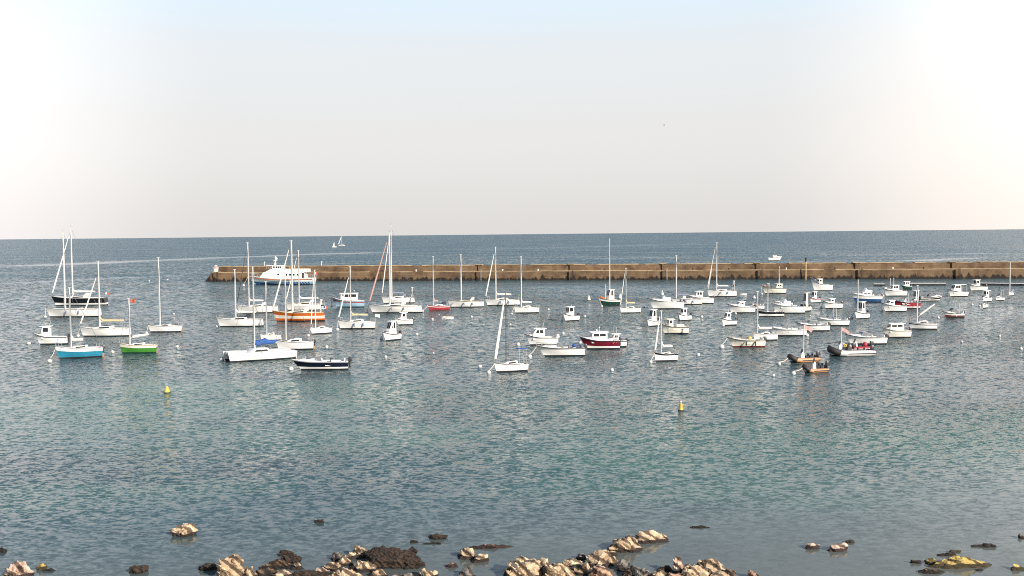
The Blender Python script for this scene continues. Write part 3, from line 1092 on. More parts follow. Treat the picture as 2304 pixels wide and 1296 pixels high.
def breakwater():
    pl = at(458, 633.5)
    pr = at(2304, 626.5)
    d = (pr - pl)
    d.z = 0
    Lw = d.length + 70
    ang = atan2(d.y, d.x)
    root = empty('sea_wall', (pl.x, pl.y, 0), ang)
    tag(root, 'long brown stone breakwater with a raised parapet closing the harbour', 'breakwater')
    ms = stone_material('harbour_stone', (0.19, 0.122, 0.066), (0.42, 0.38, 0.36), (0.014, 0.009, 0.007))
    mp = stone_material('parapet_stone', (0.205, 0.132, 0.073), (0.40, 0.34, 0.32), (0.02, 0.012, 0.01))
    mc = mat('coping_stone', (0.50, 0.38, 0.24), 0.9, var=0.5, scale=0.25)
    ux = Vector((cos(ang), sin(ang), 0))

    def lx(px, py=630):
        """distance along the wall for a pixel column"""
        ray = at(px, py)
        # intersect the ray's ground track with the wall line
        o = Vector((0, 0, 0))
        q = Vector((ray.x, ray.y, 0))
        n = Vector((-ux.y, ux.x, 0))
        s = (Vector((pl.x, pl.y, 0)) - o).dot(n) / q.dot(n)
        return (q * s - Vector((pl.x, pl.y, 0))).dot(ux)
    zq, zp = 3.15, 5.15
    D = 9.5
    # quay wall with a battered round end
    b = MB()
    b.v = []
    N = 120
    prof = []
    for i in range(9):      # head of the wall seen from above, left end
        an = pi * i / 8
        prof.append((-sin(an) * 1.4, -D / 2 * cos(an) + D / 2))
    base = [(x, y) for x, y in prof]
    topp = [(x + 3.3 + 0.2 * sin(pi * i / 8), lerp(D / 2, y, 0.93)) for i, (x, y) in enumerate(prof)]
    xs = [Lw * i / N for i in range(1, N + 1)]
    front = [(x, 0.0) for x in reversed(xs)]
    back = [(x, D) for x in xs]
    lo = front + base + back
    hi = [(x + (0 if x > 6 else 0), 0.33) for x, _ in front] + topp + [(x, D - 0.33) for x, _ in back]
    lo = [(x, y, -1.0) for x, y in lo]
    hi = [(max(x, topp[0][0]) if abs(y - 0.33) < 1e-6 or abs(y - D + 0.33) < 1e-6 else x, y, zq) for x, y in hi]
    n = len(lo)
    b.v = lo + hi
    b.f = [(i, (i + 1) % n, n + (i + 1) % n, n + i) for i in range(n)] + [tuple(range(n, 2 * n))]
    b.mi = [0] * len(b.f)
    b.build('quay_wall', ms, root, smooth=0)
    # parapet on the seaward half
    b = MB()
    x0 = 4.2
    segs = [x0 + (Lw - x0) * i / 60 for i in range(61)]
    for xa, xb in zip(segs[:-1], segs[1:]):
        b.add([(xa, 3.8, zq - 0.1), (xb, 3.8, zq - 0.1), (xb, 4.0, zp), (xa, 4.0, zp), (xa, 7.4, zq - 0.1), (xb, 7.4, zq - 0.1), (xb, 7.2, zp), (xa, 7.2, zp)],
              [(0, 1, 2, 3), (3, 2, 6, 7), (5, 4, 7, 6)] + ([(0, 3, 7, 4)] if xa == segs[0] else []) + ([(1, 5, 6, 2)] if xb == segs[-1] else []))
    b.build('parapet', mp, root, smooth=0)
    b = MB()
    x = x0
    while x < Lw - 4:
        l = random.uniform(2.2, 4.6)
        if random.random() < 0.86:
            b.box((x + l / 2, 5.6, zp + 0.10 + random.uniform(-0.05, 0.03)), (l - 0.06, 3.5, 0.22))
        x += l
    b.build('coping', mc, root, smooth=0)
    b = MB()
    x = x0
    while x < Lw - 4:
        l = random.uniform(3, 5)
        if random.random() < 0.9:
            b.box((x + l / 2, 0.75, zq + 0.06 + random.uniform(-0.05, 0.03)), (l - 0.06, 0.9, 0.2))
        x += l
    b.build('quay_edge', mc, root, smooth=0)
    # pilasters with a cap, ladder beside each
    for px in (484, 1075, 1283, 1493, 1707, 1932, 2152):
        x = lx(px)
        b = MB()
        zt = zp if px > 500 else zq
        b.box((x, 0.0, zq / 2 - 0.4), (0.8, 0.9, zq + 0.7))
        if zt > 4:
            b.box((x, 3.75, (zq + zt) / 2), (0.8, 0.7, zt - zq))
        p = b.build('pilaster', ms, root, smooth=0)
        b = MB()
        b.box((x, 4.6 if zt > 4 else 1.4, zt + 0.26), (2.1, 2.6, 0.2))
        b.build('cap', mc, p, smooth=0)
        b = MB()
        for sx in (0.85, 1.25):
            b.tube([(x + sx, -0.28, 0.0), (x + sx, -0.1, zq + 0.9)], 0.05, 5)
        for q in range(9):
            b.tube([(x + 0.85, -0.25, 0.3 + q * 0.36), (x + 1.25, -0.25, 0.3 + q * 0.36)], 0.035, 4)
        b.build('ladder', 'steel' if px in (1493, 1075) else 'dark', root)
    # iron rings and bollards along the quay
    for px in (1130, 1210, 1360, 1560, 1640, 1770, 1880, 2010, 2080, 860, 935, 780):
        b = MB()
        b.lathe([(0.26, 0), (0.2, 0.35), (0.32, 0.45), (0.3, 0.62), (0.05, 0.68)], 8, (lx(px), 1.0, zq + 0.1))
        b.build('bollard', 'ivory' if px % 20 else 'dark', root)
    # beacon on the end
    x = lx(471.5)
    be = empty('harbour_beacon', root.matrix_basis @ Vector((x + 0.6, D / 2 - 0.5, zq)), ang)
    tag(be, 'small white and red beacon drum standing on the end of the breakwater', 'beacon')
    b = MB()
    b.lathe([(1.15, 0), (1.15, 0.1), (0.95, 0.25), (0.92, 1.5)], 14)
    b.build('beacon_base', 'ivory', be)
    b = MB()
    b.lathe([(1.25, 1.5), (1.25, 1.72), (0.9, 1.78)], 14)
    b.build('gallery', 'white', be)
    b = MB()
    b.lathe([(0.78, 1.78), (0.78, 2.2)], 12)
    b.build('lantern', 'red', be)
    b = MB()
    b.lathe([(0.85, 2.2), (0.6, 2.42), (0.1, 2.6)], 12)
    b.build('lantern_roof', 'ivory', be)
    # tall post standing in the water against the wall
    x = lx(1812)
    p = root.matrix_basis @ Vector((x, -1.0, 0))
    k = ppm(1812, 632)
    po = empty('channel_post', (p.x, p.y, 0))
    tag(po, 'tall thin post with dark top standing against the breakwater', 'post')
    ht = (632 - 581) / k
    b = MB()
    b.tube([(0, 0, -0.5), (0, 0, ht * 0.85)], 0.17, 8)
    b.build('shaft', 'clothbeige', po)
    b = MB()
    b.lathe([(0.05, ht * 0.80), (0.38, ht * 0.82), (0.38, ht * 0.97), (0.05, ht)], 8)
    b.build('topmark', 'dark', po)
    # short white lamp posts on the parapet
    for px, hgt, lab in ((1511 - 28, 0.9, None), (714, 1.1, 'small white lamp post on the parapet just right of the ferry stern'), (584, 1.1, 'small white lamp post on the parapet above the ferry bow')):
        if not lab:
            continue
        p = root.matrix_basis @ Vector((lx(px), 5.0, zp + 0.2))
        q = empty('lamp_post', p, ang)
        tag(q, lab, 'lamp post', 'lamp posts on the breakwater')
        b = MB()
        b.tube([(0, 0, 0), (0, 0, hgt)], 0.08, 6)
        b.build('post', 'ivory', q)
        b = MB()
        b.ball((0, 0, hgt + 0.2), 0.28, 8)
        b.build('lamp', 'ivory', q)
    return root


def pontoon(label, x0, y0, x1, y1, w=1.4):
    p, q = at(x0, y0), at(x1, y1)
    d = q - p
    L = d.length
    root = empty('floating_pontoon', (p + q) / 2, atan2(d.y, d.x))
    tag(root, label, 'pontoon', 'floating pontoon sections at the right')
    b = MB()
    n = max(3, int(L / 3))
    for i in range(n):
        xa, xb = -L / 2 + L * i / n, -L / 2 + L * (i + 1) / n - 0.08
        b.box(((xa + xb) / 2, 0, 0.62), (xb - xa, w, 0.12))
    b.build('walkway', 'deck', root, smooth=0)
    b = MB()
    n2 = max(2, int(L / 4))
    b.box((0, 0, 0.26), (L - 0.1, w * 0.86, 0.58))
    for i in range(n2):
        xa = -L / 2 + L * (i + 0.5) / n2
        b.box((xa, 0, 0.22), (L / n2 * 0.55, w * 1.0, 0.5))
    b.build('float', 'boot', root, smooth=0)
    return root


# ------------------------------------------------------------------ rocks
def rock_material(name, lo, hi, crack, wet, wet_h=0.14, scale=1.0, strata=True):
    m = bpy.data.materials.new(name)
    m.use_nodes = True
    nt = m.node_tree
    L_, N_ = nt.links.new, nt.nodes.new
    bs = nt.nodes['Principled BSDF']
    bs.inputs['Roughness'].default_value = 0.85
    ge = N_('ShaderNodeNewGeometry')
    n1 = N_('ShaderNodeTexNoise')
    n1.inputs['Scale'].default_value = 2.2 * scale
    n1.inputs['Detail'].default_value = 7
    n1.inputs['Roughness'].default_value = 0.68
    L_(ge.outputs['Position'], n1.inputs['Vector'])
    r1 = N_('ShaderNodeValToRGB')
    e = r1.color_ramp.elements
    e[0].position = 0.36
    e[0].color = (*crack, 1)
    e[1].position = 0.68
    e[1].color = (*hi, 1)
    k = e.new(0.45)
    k.color = (*lo, 1)
    L_(n1.outputs['Fac'], r1.inputs['Fac'])
    # bedding cracks running obliquely
    wv = N_('ShaderNodeTexWave')
    wv.wave_type = 'BANDS'
    wv.bands_direction = 'DIAGONAL'
    wv.inputs['Scale'].default_value = 0.85 * scale
    wv.inputs['Distortion'].default_value = 5.0
    wv.inputs['Detail'].default_value = 3.0
    wv.inputs['Detail Scale'].default_value = 1.6
    L_(ge.outputs['Position'], wv.inputs['Vector'])
    r2 = N_('ShaderNodeValToRGB')
    r2.color_ramp.elements[0].position = 0.18
    r2.color_ramp.elements[0].color = (0.13, 0.11, 0.10, 1) if strata else (0.8, 0.8, 0.8, 1)
    r2.color_ramp.elements[1].position = 0.50
    r2.color_ramp.elements[1].color = (1, 1, 1, 1)
    L_(wv.outputs['Fac'], r2.inputs['Fac'])
    mx = N_('ShaderNodeMix')
    mx.data_type = 'RGBA'
    mx.blend_type = 'MULTIPLY'
    mx.inputs[0].default_value = 0.9
    L_(r1.outputs['Color'], mx.inputs[6])
    L_(r2.outputs['Color'], mx.inputs[7])
    sp = N_('ShaderNodeSeparateXYZ')
    L_(ge.outputs['Position'], sp.inputs[0])
    ad = N_('ShaderNodeMath')
    ad.operation = 'MULTIPLY_ADD'
    ad.inputs[1].default_value = -0.30
    L_(n1.outputs['Fac'], ad.inputs[0])
    L_(sp.outputs['Z'], ad.inputs[2])
    mr = N_('ShaderNodeMapRange')
    mr.inputs[1].default_value = wet_h - 0.15
    mr.inputs[2].default_value = wet_h - 0.11
    L_(ad.outputs[0], mr.inputs[0])
    m2 = N_('ShaderNodeMix')
    m2.data_type = 'RGBA'
    L_(mr.outputs[0], m2.inputs[0])
    m2.inputs[6].default_value = (*wet, 1)
    L_(mx.outputs[2], m2.inputs[7])
    L_(m2.outputs[2], bs.inputs['Base Color'])
    bp = N_('ShaderNodeBump')
    bp.inputs['Strength'].default_value = 0.9
    bp.inputs['Distance'].default_value = 0.09
    a2 = N_('ShaderNodeMath')
    a2.operation = 'MULTIPLY_ADD'
    a2.inputs[1].default_value = 0.5
    L_(wv.outputs['Fac'], a2.inputs[0])
    L_(n1.outputs['Fac'], a2.inputs[2])
    L_(a2.outputs[0], bp.inputs['Height'])
    L_(bp.outputs['Normal'], bs.inputs['Normal'])
    return m


RM = {
    'tan': rock_material('rock_tan', (0.44, 0.31, 0.19), (0.72, 0.58, 0.41), (0.07, 0.045, 0.03), (0.025, 0.016, 0.012)),
    'pink': rock_material('rock_pink', (0.46, 0.31, 0.23), (0.70, 0.56, 0.46), (0.12, 0.07, 0.05), (0.03, 0.018, 0.014)),
    'ochre': rock_material('rock_ochre', (0.44, 0.32, 0.09), (0.70, 0.58, 0.24), (0.08, 0.055, 0.02), (0.04, 0.03, 0.012)),
    'rust': rock_material('rock_rust', (0.33, 0.19, 0.12), (0.58, 0.40, 0.28), (0.05, 0.02, 0.015), (0.03, 0.015, 0.012)),
    'grey': rock_material('rock_grey', (0.16, 0.14, 0.12), (0.36, 0.32, 0.28), (0.03, 0.025, 0.02), (0.02, 0.015, 0.012)),
    'weed': rock_material('rock_weed', (0.030, 0.018, 0.011), (0.065, 0.040, 0.024), (0.010, 0.007, 0.005), (0.012, 0.009, 0.006), 0.05, 2.5, False),
    'weedy': rock_material('rock_weedy', (0.055, 0.03, 0.018), (0.30, 0.20, 0.12), (0.012, 0.008, 0.006), (0.014, 0.01, 0.007), 0.12, 1.6),
}


def rock(label, px, py, w, h, kind='tan', seed=0, dr=None, lean=0.0, name='rock', group=None, peak=0.0):
    """a rock whose foot shows at (px, py), w by h pixels large"""
    k = ppm(px, py)
    W, Hv = 1.08 * w / k, 1.22 * h / k
    D = dr * W if dr else min(0.75 * W, max(0.25 * W, 1.3 * Hv))
    dist = (at(px, py) - Vector((0, 0, CAM_H))).length
    sl = CAM_H / dist
    Hh = max(0.10, (Hv - sl * D * 0.62))
    c = at(px, py)
    away = Vector((c.x, c.y, 0)).normalized()
    c = c + away * D * 0.5
    bm = bmesh.new()
    bmesh.ops.create_icosphere(bm, subdivisions=5 if w > 60 else 4, radius=1.0)
    rnd = random.Random(seed * 13 + 5)
    off = Vector((rnd.uniform(-50, 50), rnd.uniform(-50, 50), rnd.uniform(-50, 50)))
    wd = kind == 'weed'
    planes = []                       # joint planes that cut the block into faces
    for q in range(9 if not wd else 0):
        n = Vector((rnd.gauss(0, 1), rnd.gauss(0, 1), abs(rnd.gauss(0, 0.8)))).normalized()
        planes.append((n, rnd.uniform(0.52, 0.86)))
    tilt = rnd.uniform(0.5, 1.0)
    for v in bm.verts:
        p = v.co.copy()
        q = Vector([math.copysign(abs(t) ** 0.8, t) for t in p])
        q *= 1 + 0.34 * mnoise.fractal(p * 1.2 + off, 1.0, 2.0, 4)
        for n, d in planes:
            k2 = q.dot(n) - d
            if k2 > 0:
                q -= n * k2 * 0.85
        if peak:
            q.z *= 1 + peak * (1 - min(1, abs(q.x + lean) * 1.6))
        zz = q.z * Hh * 1.2 if q.z > 0 else q.z * min(0.5, Hh)
        c2 = Vector((q.x * W / 2 + lean * q.z * W * 0.3, q.y * D / 2, zz))
        bed = (c2.x * tilt + c2.z * 1.3 + c2.y * 0.5) * 2.6 + 1.1 * mnoise.noise(c2 * 1.3 + off)
        st = bed - math.floor(bed)
        fine = mnoise.fractal(c2 * 3.2 + off, 0.9, 2.1, 5)
        if wd:
            c2 += p * (0.16 * fine)
        else:
            c2 += p * (0.11 * fine + 0.19 * (st - 0.5) * min(1, Hh))
        v.co = c2
    ax, bx_ = min(v.co.x for v in bm.verts), max(v.co.x for v in bm.verts)
    ay, by_ = min(v.co.y for v in bm.verts), max(v.co.y for v in bm.verts)
    tz = max(v.co.z for v in bm.verts)
    for v in bm.verts:
        v.co = Vector(((v.co.x - (ax + bx_) / 2) * W / (bx_ - ax), (v.co.y - (ay + by_) / 2) * D / (by_ - ay), v.co.z * Hh / tz if v.co.z > 0 else v.co.z))
    me = bpy.data.meshes.new(name)
    bm.to_mesh(me)
    bm.free()
    me.materials.append(RM[kind])
    me.polygons.foreach_set('use_smooth', [True] * len(me.polygons))
    me.set_sharp_from_angle(angle=R(28))
    o = bpy.data.objects.new(name, me)
    COL.objects.link(o)
    o.location = c
    tag(o, label, 'rock', group or 'rocks along the near shore')
    return o


# ------------------------------------------------------------------ buoys
def buoy(label, px, py, r=0.34, bow=None, col='buoy', cat='mooring buoy', group='white mooring buoys', z=0.35, line=0.045):
    r *= 0.88
    p = at(px, py)
    root = empty('mooring_buoy', p)
    tag(root, label, cat, group)
    b = MB()
    b.ball((0, 0, r * z), r, 12)
    b.build('float', col, root)
    b = MB()
    b.tube([(0, 0, r * 0.9), (0, 0, r * 1.5), (0.09, 0, r * 1.62), (0.12, 0, r * 1.4)], 0.03, 5)
    b.build('lifting_ring', 'wire', root)
    if bow is not None:
        q = bow - p
        b = MB()
        pts = []
        for i in range(7):
            u = i / 6
            s = Vector((q.x * u, q.y * u, lerp(r * 1.3, q.z, u) - 0.22 * sin(pi * u) * min(1, q.length / 3)))
            pts.append(s)
        b.tube(pts, line, 5)
        b.build('mooring_rope', 'rope', root)
    return root


def cone_buoy(label, px, py, h=1.3, col='buoy', name='conical_buoy', group='white conical buoys', wd=0.42):
    p = at(px, py)
    root = empty(name, p)
    tag(root, label, 'conical buoy', group)
    b = MB()
    b.lathe([(wd * 0.9, -0.25), (wd * 1.2, 0.05), (wd * 1.1, 0.18), (wd * 0.62, 0.58 * h), (0.05, h)], 12)
    b.build('body', col, root)
    b = MB()
    b.lathe([(wd * 1.25, -0.05), (wd * 1.3, 0.06), (wd * 1.1, 0.12)], 12)
    b.build('collar', 'dark', root)
    return root


def marker_buoy(label, px, py, h, wide, pole=0.5):
    p = at(px, py)
    root = empty('marker_buoy', p)
    tag(root, label, 'marker buoy', 'yellow marker buoys')
    b = MB()
    if wide:
        b.lathe([(0.26, -0.3), (0.31, 0.02), (0.28, 0.2), (0.16, h * 0.8), (0.08, h)], 14)
    else:
        b.lathe([(0.2, -0.3), (0.24, 0.05), (0.18, 0.18), (0.15, 0.24), (0.15, h * 0.92), (0.10, h)], 14)
    b.build('body', 'yellow', root)
    b = MB()
    b.lathe([(0.32 if wide else 0.25, -0.05), (0.35 if wide else 0.27, 0.04), (0.31 if wide else 0.23, 0.1)], 14)
    b.build('collar', 'dark', root)
    b = MB()
    b.tube([(0, 0, h - 0.05), (0, 0, h + pole)], 0.04, 6)
    if wide:
        b.box((0, 0, h + pole), (0.28, 0.04, 0.22), rz=0.4)
    else:
        b.lathe([(0.02, h + pole - 0.08), (0.12, h + pole - 0.05), (0.12, h + pole + 0.05), (0.02, h + pole + 0.08)], 8)
    b.build('topmark', 'clothgrey' if wide else 'buoy', root)
    return root


# ------------------------------------------------------------------ water
def water():
    m = bpy.data.materials.new('sea_water')
    m.use_nodes = True
    nt = m.node_tree
    L_, N_ = nt.links.new, nt.nodes.new
    bs = nt.nodes['Principled BSDF']
    bs.inputs['Roughness'].default_value = 0.06
    bs.inputs['IOR'].default_value = 1.333
    ge = N_('ShaderNodeNewGeometry')
    pos = ge.outputs['Position']
    sp = N_('ShaderNodeSeparateXYZ')
    L_(pos, sp.inputs[0])

    def math_(op, a, b=None, c=None, clamp=False):
        n = N_('ShaderNodeMath')
        n.operation = op
        n.use_clamp = clamp
        for i, v in enumerate((a, b, c)):
            if v is None:
                continue
            if isinstance(v, (int, float)):
                n.inputs[i].default_value = v
            else:
                L_(v, n.inputs[i])
        return n.outputs[0]

    def vmath(op, a, b=None, scale=None):
        n = N_('ShaderNodeVectorMath')
        n.operation = op
        for i, v in enumerate((a, b)):
            if v is None:
                continue
            if isinstance(v, (tuple, list)):
                n.inputs[i].default_value = v
            else:
                L_(v, n.inputs[i])
        if scale is not None:
            if isinstance(scale, (int, float)):
                n.inputs['Scale'].default_value = scale
            else:
                L_(scale, n.inputs['Scale'])
        return n.outputs[0]

    def mapping(sx, sy, rz):
        n = N_('ShaderNodeMapping')
        n.inputs['Scale'].default_value = (sx, sy, 1)
        n.inputs['Rotation'].default_value = (0, 0, rz)
        L_(pos, n.inputs['Vector'])
        return n.outputs[0]

    def noise(vec, scale, detail=2.0, rough=0.5, dist=0.0):
        n = N_('ShaderNodeTexNoise')
        n.inputs['Scale'].default_value = scale
        n.inputs['Detail'].default_value = detail
        n.inputs['Roughness'].default_value = rough
        n.inputs['Distortion'].default_value = dist
        if vec is not None:
            L_(vec, n.inputs['Vector'])
        return n

    def rng(v, a, b, lo=0.0, hi=1.0, smooth=True):
        n = N_('ShaderNodeMapRange')
        n.interpolation_type = 'SMOOTHSTEP' if smooth else 'LINEAR'
        n.inputs[1].default_value = a
        n.inputs[2].default_value = b
        n.inputs[3].default_value = lo
        n.inputs[4].default_value = hi
        L_(v, n.inputs[0])
        return n.outputs[0]
    y = sp.outputs['Y']
    x = sp.outputs['X']
    # --- slopes of the water: three sizes of wave, crests lying roughly across the view
    s1 = noise(mapping(2.0, 3.5, R(14)), 1.0, 3.0, 0.6, 0.4).outputs['Color']     # ripples about a metre long
    s2 = noise(mapping(1.15, 1.45, R(10)), 1.0, 3.0, 0.6, 0.3).outputs['Color']     # wavelets
    s3 = noise(mapping(0.55, 0.45, R(-6)), 1.0, 3.0, 0.6).outputs['Color']         # long chop
    s0 = noise(mapping(5.5, 9.0, R(15)), 1.0, 2.0, 0.5).outputs['Color']            # capillary ripples
    h_ = (0.5, 0.5, 0.5)
    gust = noise(mapping(0.009, 0.020, R(6)), 1.0, 3.0, 0.6).outputs['Fac']
    gustf = rng(gust, 0.38, 0.60, 0.5, 1.2)
    near = rng(y, 45, 62, 0.30, 1.0)                  # sheltered water by the rocks
    far = rng(y, 330, 1100, 1.0, 0.7)
    amp = math_('MULTIPLY', math_('MULTIPLY', gustf, near), far)
    # the ledge keeps the right part calm
    sh = rng(math_('ADD', y, math_('MULTIPLY', x, -0.55)), 42, 62, 0.25, 1.0)
    amp = math_('MULTIPLY', amp, sh)
    tot = vmath('SCALE', vmath('SUBTRACT', s1, h_), scale=WAVE[1])
    tot = vmath('ADD', tot, vmath('SCALE', vmath('SUBTRACT', s2, h_), scale=math_('MULTIPLY', rng(y, 60, 150, 0.35, 1.0), WAVE[2])))
    tot = vmath('ADD', tot, vmath('SCALE', vmath('SUBTRACT', s3, h_), scale=math_('MULTIPLY', rng(y, 120, 260, 0.1, 1.0), WAVE[3])))
    tot = vmath('ADD', tot, vmath('SCALE', vmath('SUBTRACT', s0, h_), scale=WAVE[0]))
    # --- slicks and old wakes: thin calm lanes on the water far out
    lanes = None
    wob = noise(mapping(0.004, 0.004, 0), 1.0, 3.0).outputs['Fac']
    brk = noise(mapping(0.02, 0.2, 0), 1.0, 2.0).outputs['Fac']
    for (xa, ya, xb, yb, w_px, x_lo, x_hi, k) in LANES:
        A, Bq = at(xa, ya), at(xb, yb)
        wm = w_px * (A.y ** 2) / (FPX * CAM_H)
        dirv = Vector((Bq.x - A.x, Bq.y - A.y)).normalized()
        nrm = Vector((-dirv.y, dirv.x))
        d = math_('ADD', math_('MULTIPLY', math_('SUBTRACT', x, A.x), nrm.x), math_('MULTIPLY', math_('SUBTRACT', y, A.y), nrm.y))
        d = math_('ADD', d, math_('MULTIPLY', math_('SUBTRACT', wob, 0.5), wm * 3.0))
        mk = rng(math_('ABSOLUTE', d), wm * 0.62, wm * 0.2)
        # along the lane
        al = math_('ADD', math_('MULTIPLY', math_('SUBTRACT', x, A.x), dirv.x), math_('MULTIPLY', math_('SUBTRACT', y, A.y), dirv.y))
        Ls = (Vector((Bq.x - A.x, Bq.y - A.y))).length
        mk = math_('MULTIPLY', mk, rng(al, -0.02 * Ls, 0.05 * Ls))
        mk = math_('MULTIPLY', mk, rng(al, 1.0 * Ls, 0.85 * Ls))
        mk = math_('MULTIPLY', math_('MULTIPLY', mk, k), rng(brk, 0.30, 0.55, 0.35, 1.0))
        lanes = mk if lanes is None else math_('MAXIMUM', lanes, mk)
    amp = math_('MULTIPLY', amp, math_('SUBTRACT', 1.0, math_('MULTIPLY', lanes, 0.9)))
    tot = vmath('SCALE', tot, scale=amp)
    # wavelets are steeper toward the shore than toward the sea
    sv = N_('ShaderNodeSeparateXYZ')
    L_(tot, sv.inputs[0])
    cv = N_('ShaderNodeCombineXYZ')
    L_(sv.outputs[0], cv.inputs[0])
    L_(math_('MINIMUM', math_('MULTIPLY', sv.outputs[1], 0.42), math_('MULTIPLY', sv.outputs[1], 1.15)), cv.inputs[1])
    tot = cv.outputs[0]
    tot = vmath('MULTIPLY', tot, (0.75, 1.0, 0.0))
    # far out only the near sides of the waves are seen
    cb = N_('ShaderNodeCombineXYZ')
    L_(math_('MULTIPLY', rng(y, 90, 420, 0.0, 0.19, False), math_('MULTIPLY', math_('SUBTRACT', 1.0, math_('MULTIPLY', lanes, 0.85)), -1.0)), cb.inputs['Y'])
    tot = vmath('ADD', tot, cb.outputs[0])
    nrm = vmath('NORMALIZE', vmath('ADD', tot, (0, 0, 1)))
    col = vmath('ADD', vmath('SCALE', nrm, scale=0.5), (0.5, 0.5, 0.5))
    nm = N_('ShaderNodeNormalMap')
    nm.space = 'WORLD'
    L_(col, nm.inputs['Color'])
    L_(nm.outputs[0], bs.inputs['Normal'])
    # --- what shows through the water: deep blue, weed, pale sand close in
    wn = noise(mapping(0.020, 0.020, 0), 1.0, 4.0, 0.6)
    wn2 = noise(mapping(0.055, 0.085, 0.3), 1.0, 4.0, 0.6).outputs['Fac']
    warp = vmath('ADD', pos, vmath('SCALE', vmath('SUBTRACT', wn.outputs['Color'], h_), scale=46.0))
    sand = None
    for (px, py, rx, ry, k) in SAND:
        c = at(px, py)
        d = vmath('LENGTH', vmath('MULTIPLY', vmath('SUBTRACT', warp, (c.x, c.y, 0)), (1 / rx, 1 / ry, 0)))
        n = nt.nodes[-1]
        d = n.outputs['Value']
        mk = math_('MULTIPLY', rng(d, 1.15, 0.35), k)
        sand = mk if sand is None else math_('MAXIMUM', sand, mk)
    sand = math_('MULTIPLY', sand, rng(wn2, 0.30, 0.62, 0.35, 1.0))

    def mix(f, a, b):
        n = N_('ShaderNodeMix')
        n.data_type = 'RGBA'
        if isinstance(f, (int, float)):
            n.inputs[0].default_value = f
        else:
            L_(f, n.inputs[0])
        for i, v in ((6, a), (7, b)):
            if isinstance(v, tuple):
                n.inputs[i].default_value = (*v, 1)
            else:
                L_(v, n.inputs[i])
        return n.outputs[2]
    deep = mix(rng(y, 250, 900), (0.042, 0.086, 0.092), (0.036, 0.076, 0.088))
    c1 = mix(rng(wn2, 0.40, 0.66, 0.0, 0.55), deep, (0.052, 0.062, 0.070))
    c2 = mix(sand, c1, (0.068, 0.160, 0.122))
    shal = rng(math_('ADD', math_('ADD', y, math_('MULTIPLY', x, -0.30)), math_('MULTIPLY', wn2, 16.0)), 72, 46, 0.0, 0.85)
    c3 = mix(shal, c2, (0.15, 0.155, 0.135))
    L_(c3, bs.inputs['Base Color'])
    b = MB()
    b.add([(-160000, -60, 0), (160000, -60, 0), (160000, 140000, 0), (-160000, 140000, 0)], [(0, 1, 2, 3)])
    o = b.build('sea', m, None, smooth=0)
    tag(o, 'rippled grey green sea filling the harbour and reaching the horizon', 'sea', kind='structure')
    # sea bed far under the opaque water is not seen
    return o


WAVE = (0.9, 1.95, 1.95, 1.9)
LANES = [
    (1960, 793, 2330, 762, 3.0, 0, 0, 0.7),
    (1560, 822, 1760, 806, 2.5, 0, 0, 0.4),
    (0, 835, 240, 815, 3.0, 0, 0, 0.35),
    (1900, 575, 2250, 569, 2.5, 0, 0, 0.4),
    (-60, 600, 900, 566, 5.0, 0, 0, 0.9),
    (-60, 642, 470, 617, 4.0, 0, 0, 0.7),
    (-60, 615, 100, 611, 3.0, 0, 0, 0.5),
    (1320, 583, 1570, 577, 2.5, 0, 0, 0.5),
    (2030, 588, 2185, 579, 3.0, 0, 0, 0.8),
    (1750, 590, 2000, 586, 2.5, 0, 0, 0.6),
    (820, 656, 1060, 652, 3.0, 0, 0, 0.5),
    (230, 666, 470, 650, 3.0, 0, 0, 0.5),
    (1850, 665, 2304, 652, 3.0, 0, 0, 0.45),
    (1100, 562, 1560, 549, 4.0, 0, 0, 0.3),
]
SAND = [  # pixel, radii in metres, strength
    (330, 900, 30, 12, 0.75), (640, 900, 22, 10, 0.65), (80, 960, 18, 12, 0.55), (880, 960, 16, 9, 0.6), (560, 985, 20, 9, 0.5),
    (1700, 1000, 26, 16, 0.62), (2100, 1000, 26, 18, 0.62), (1950, 1080, 22, 12, 0.6), (1500, 1100, 14, 7, 0.55), (2250, 960, 16, 10, 0.6), (250, 1130, 12, 6, 0.4),
    (1400, 900, 22, 10, 0.3),
]


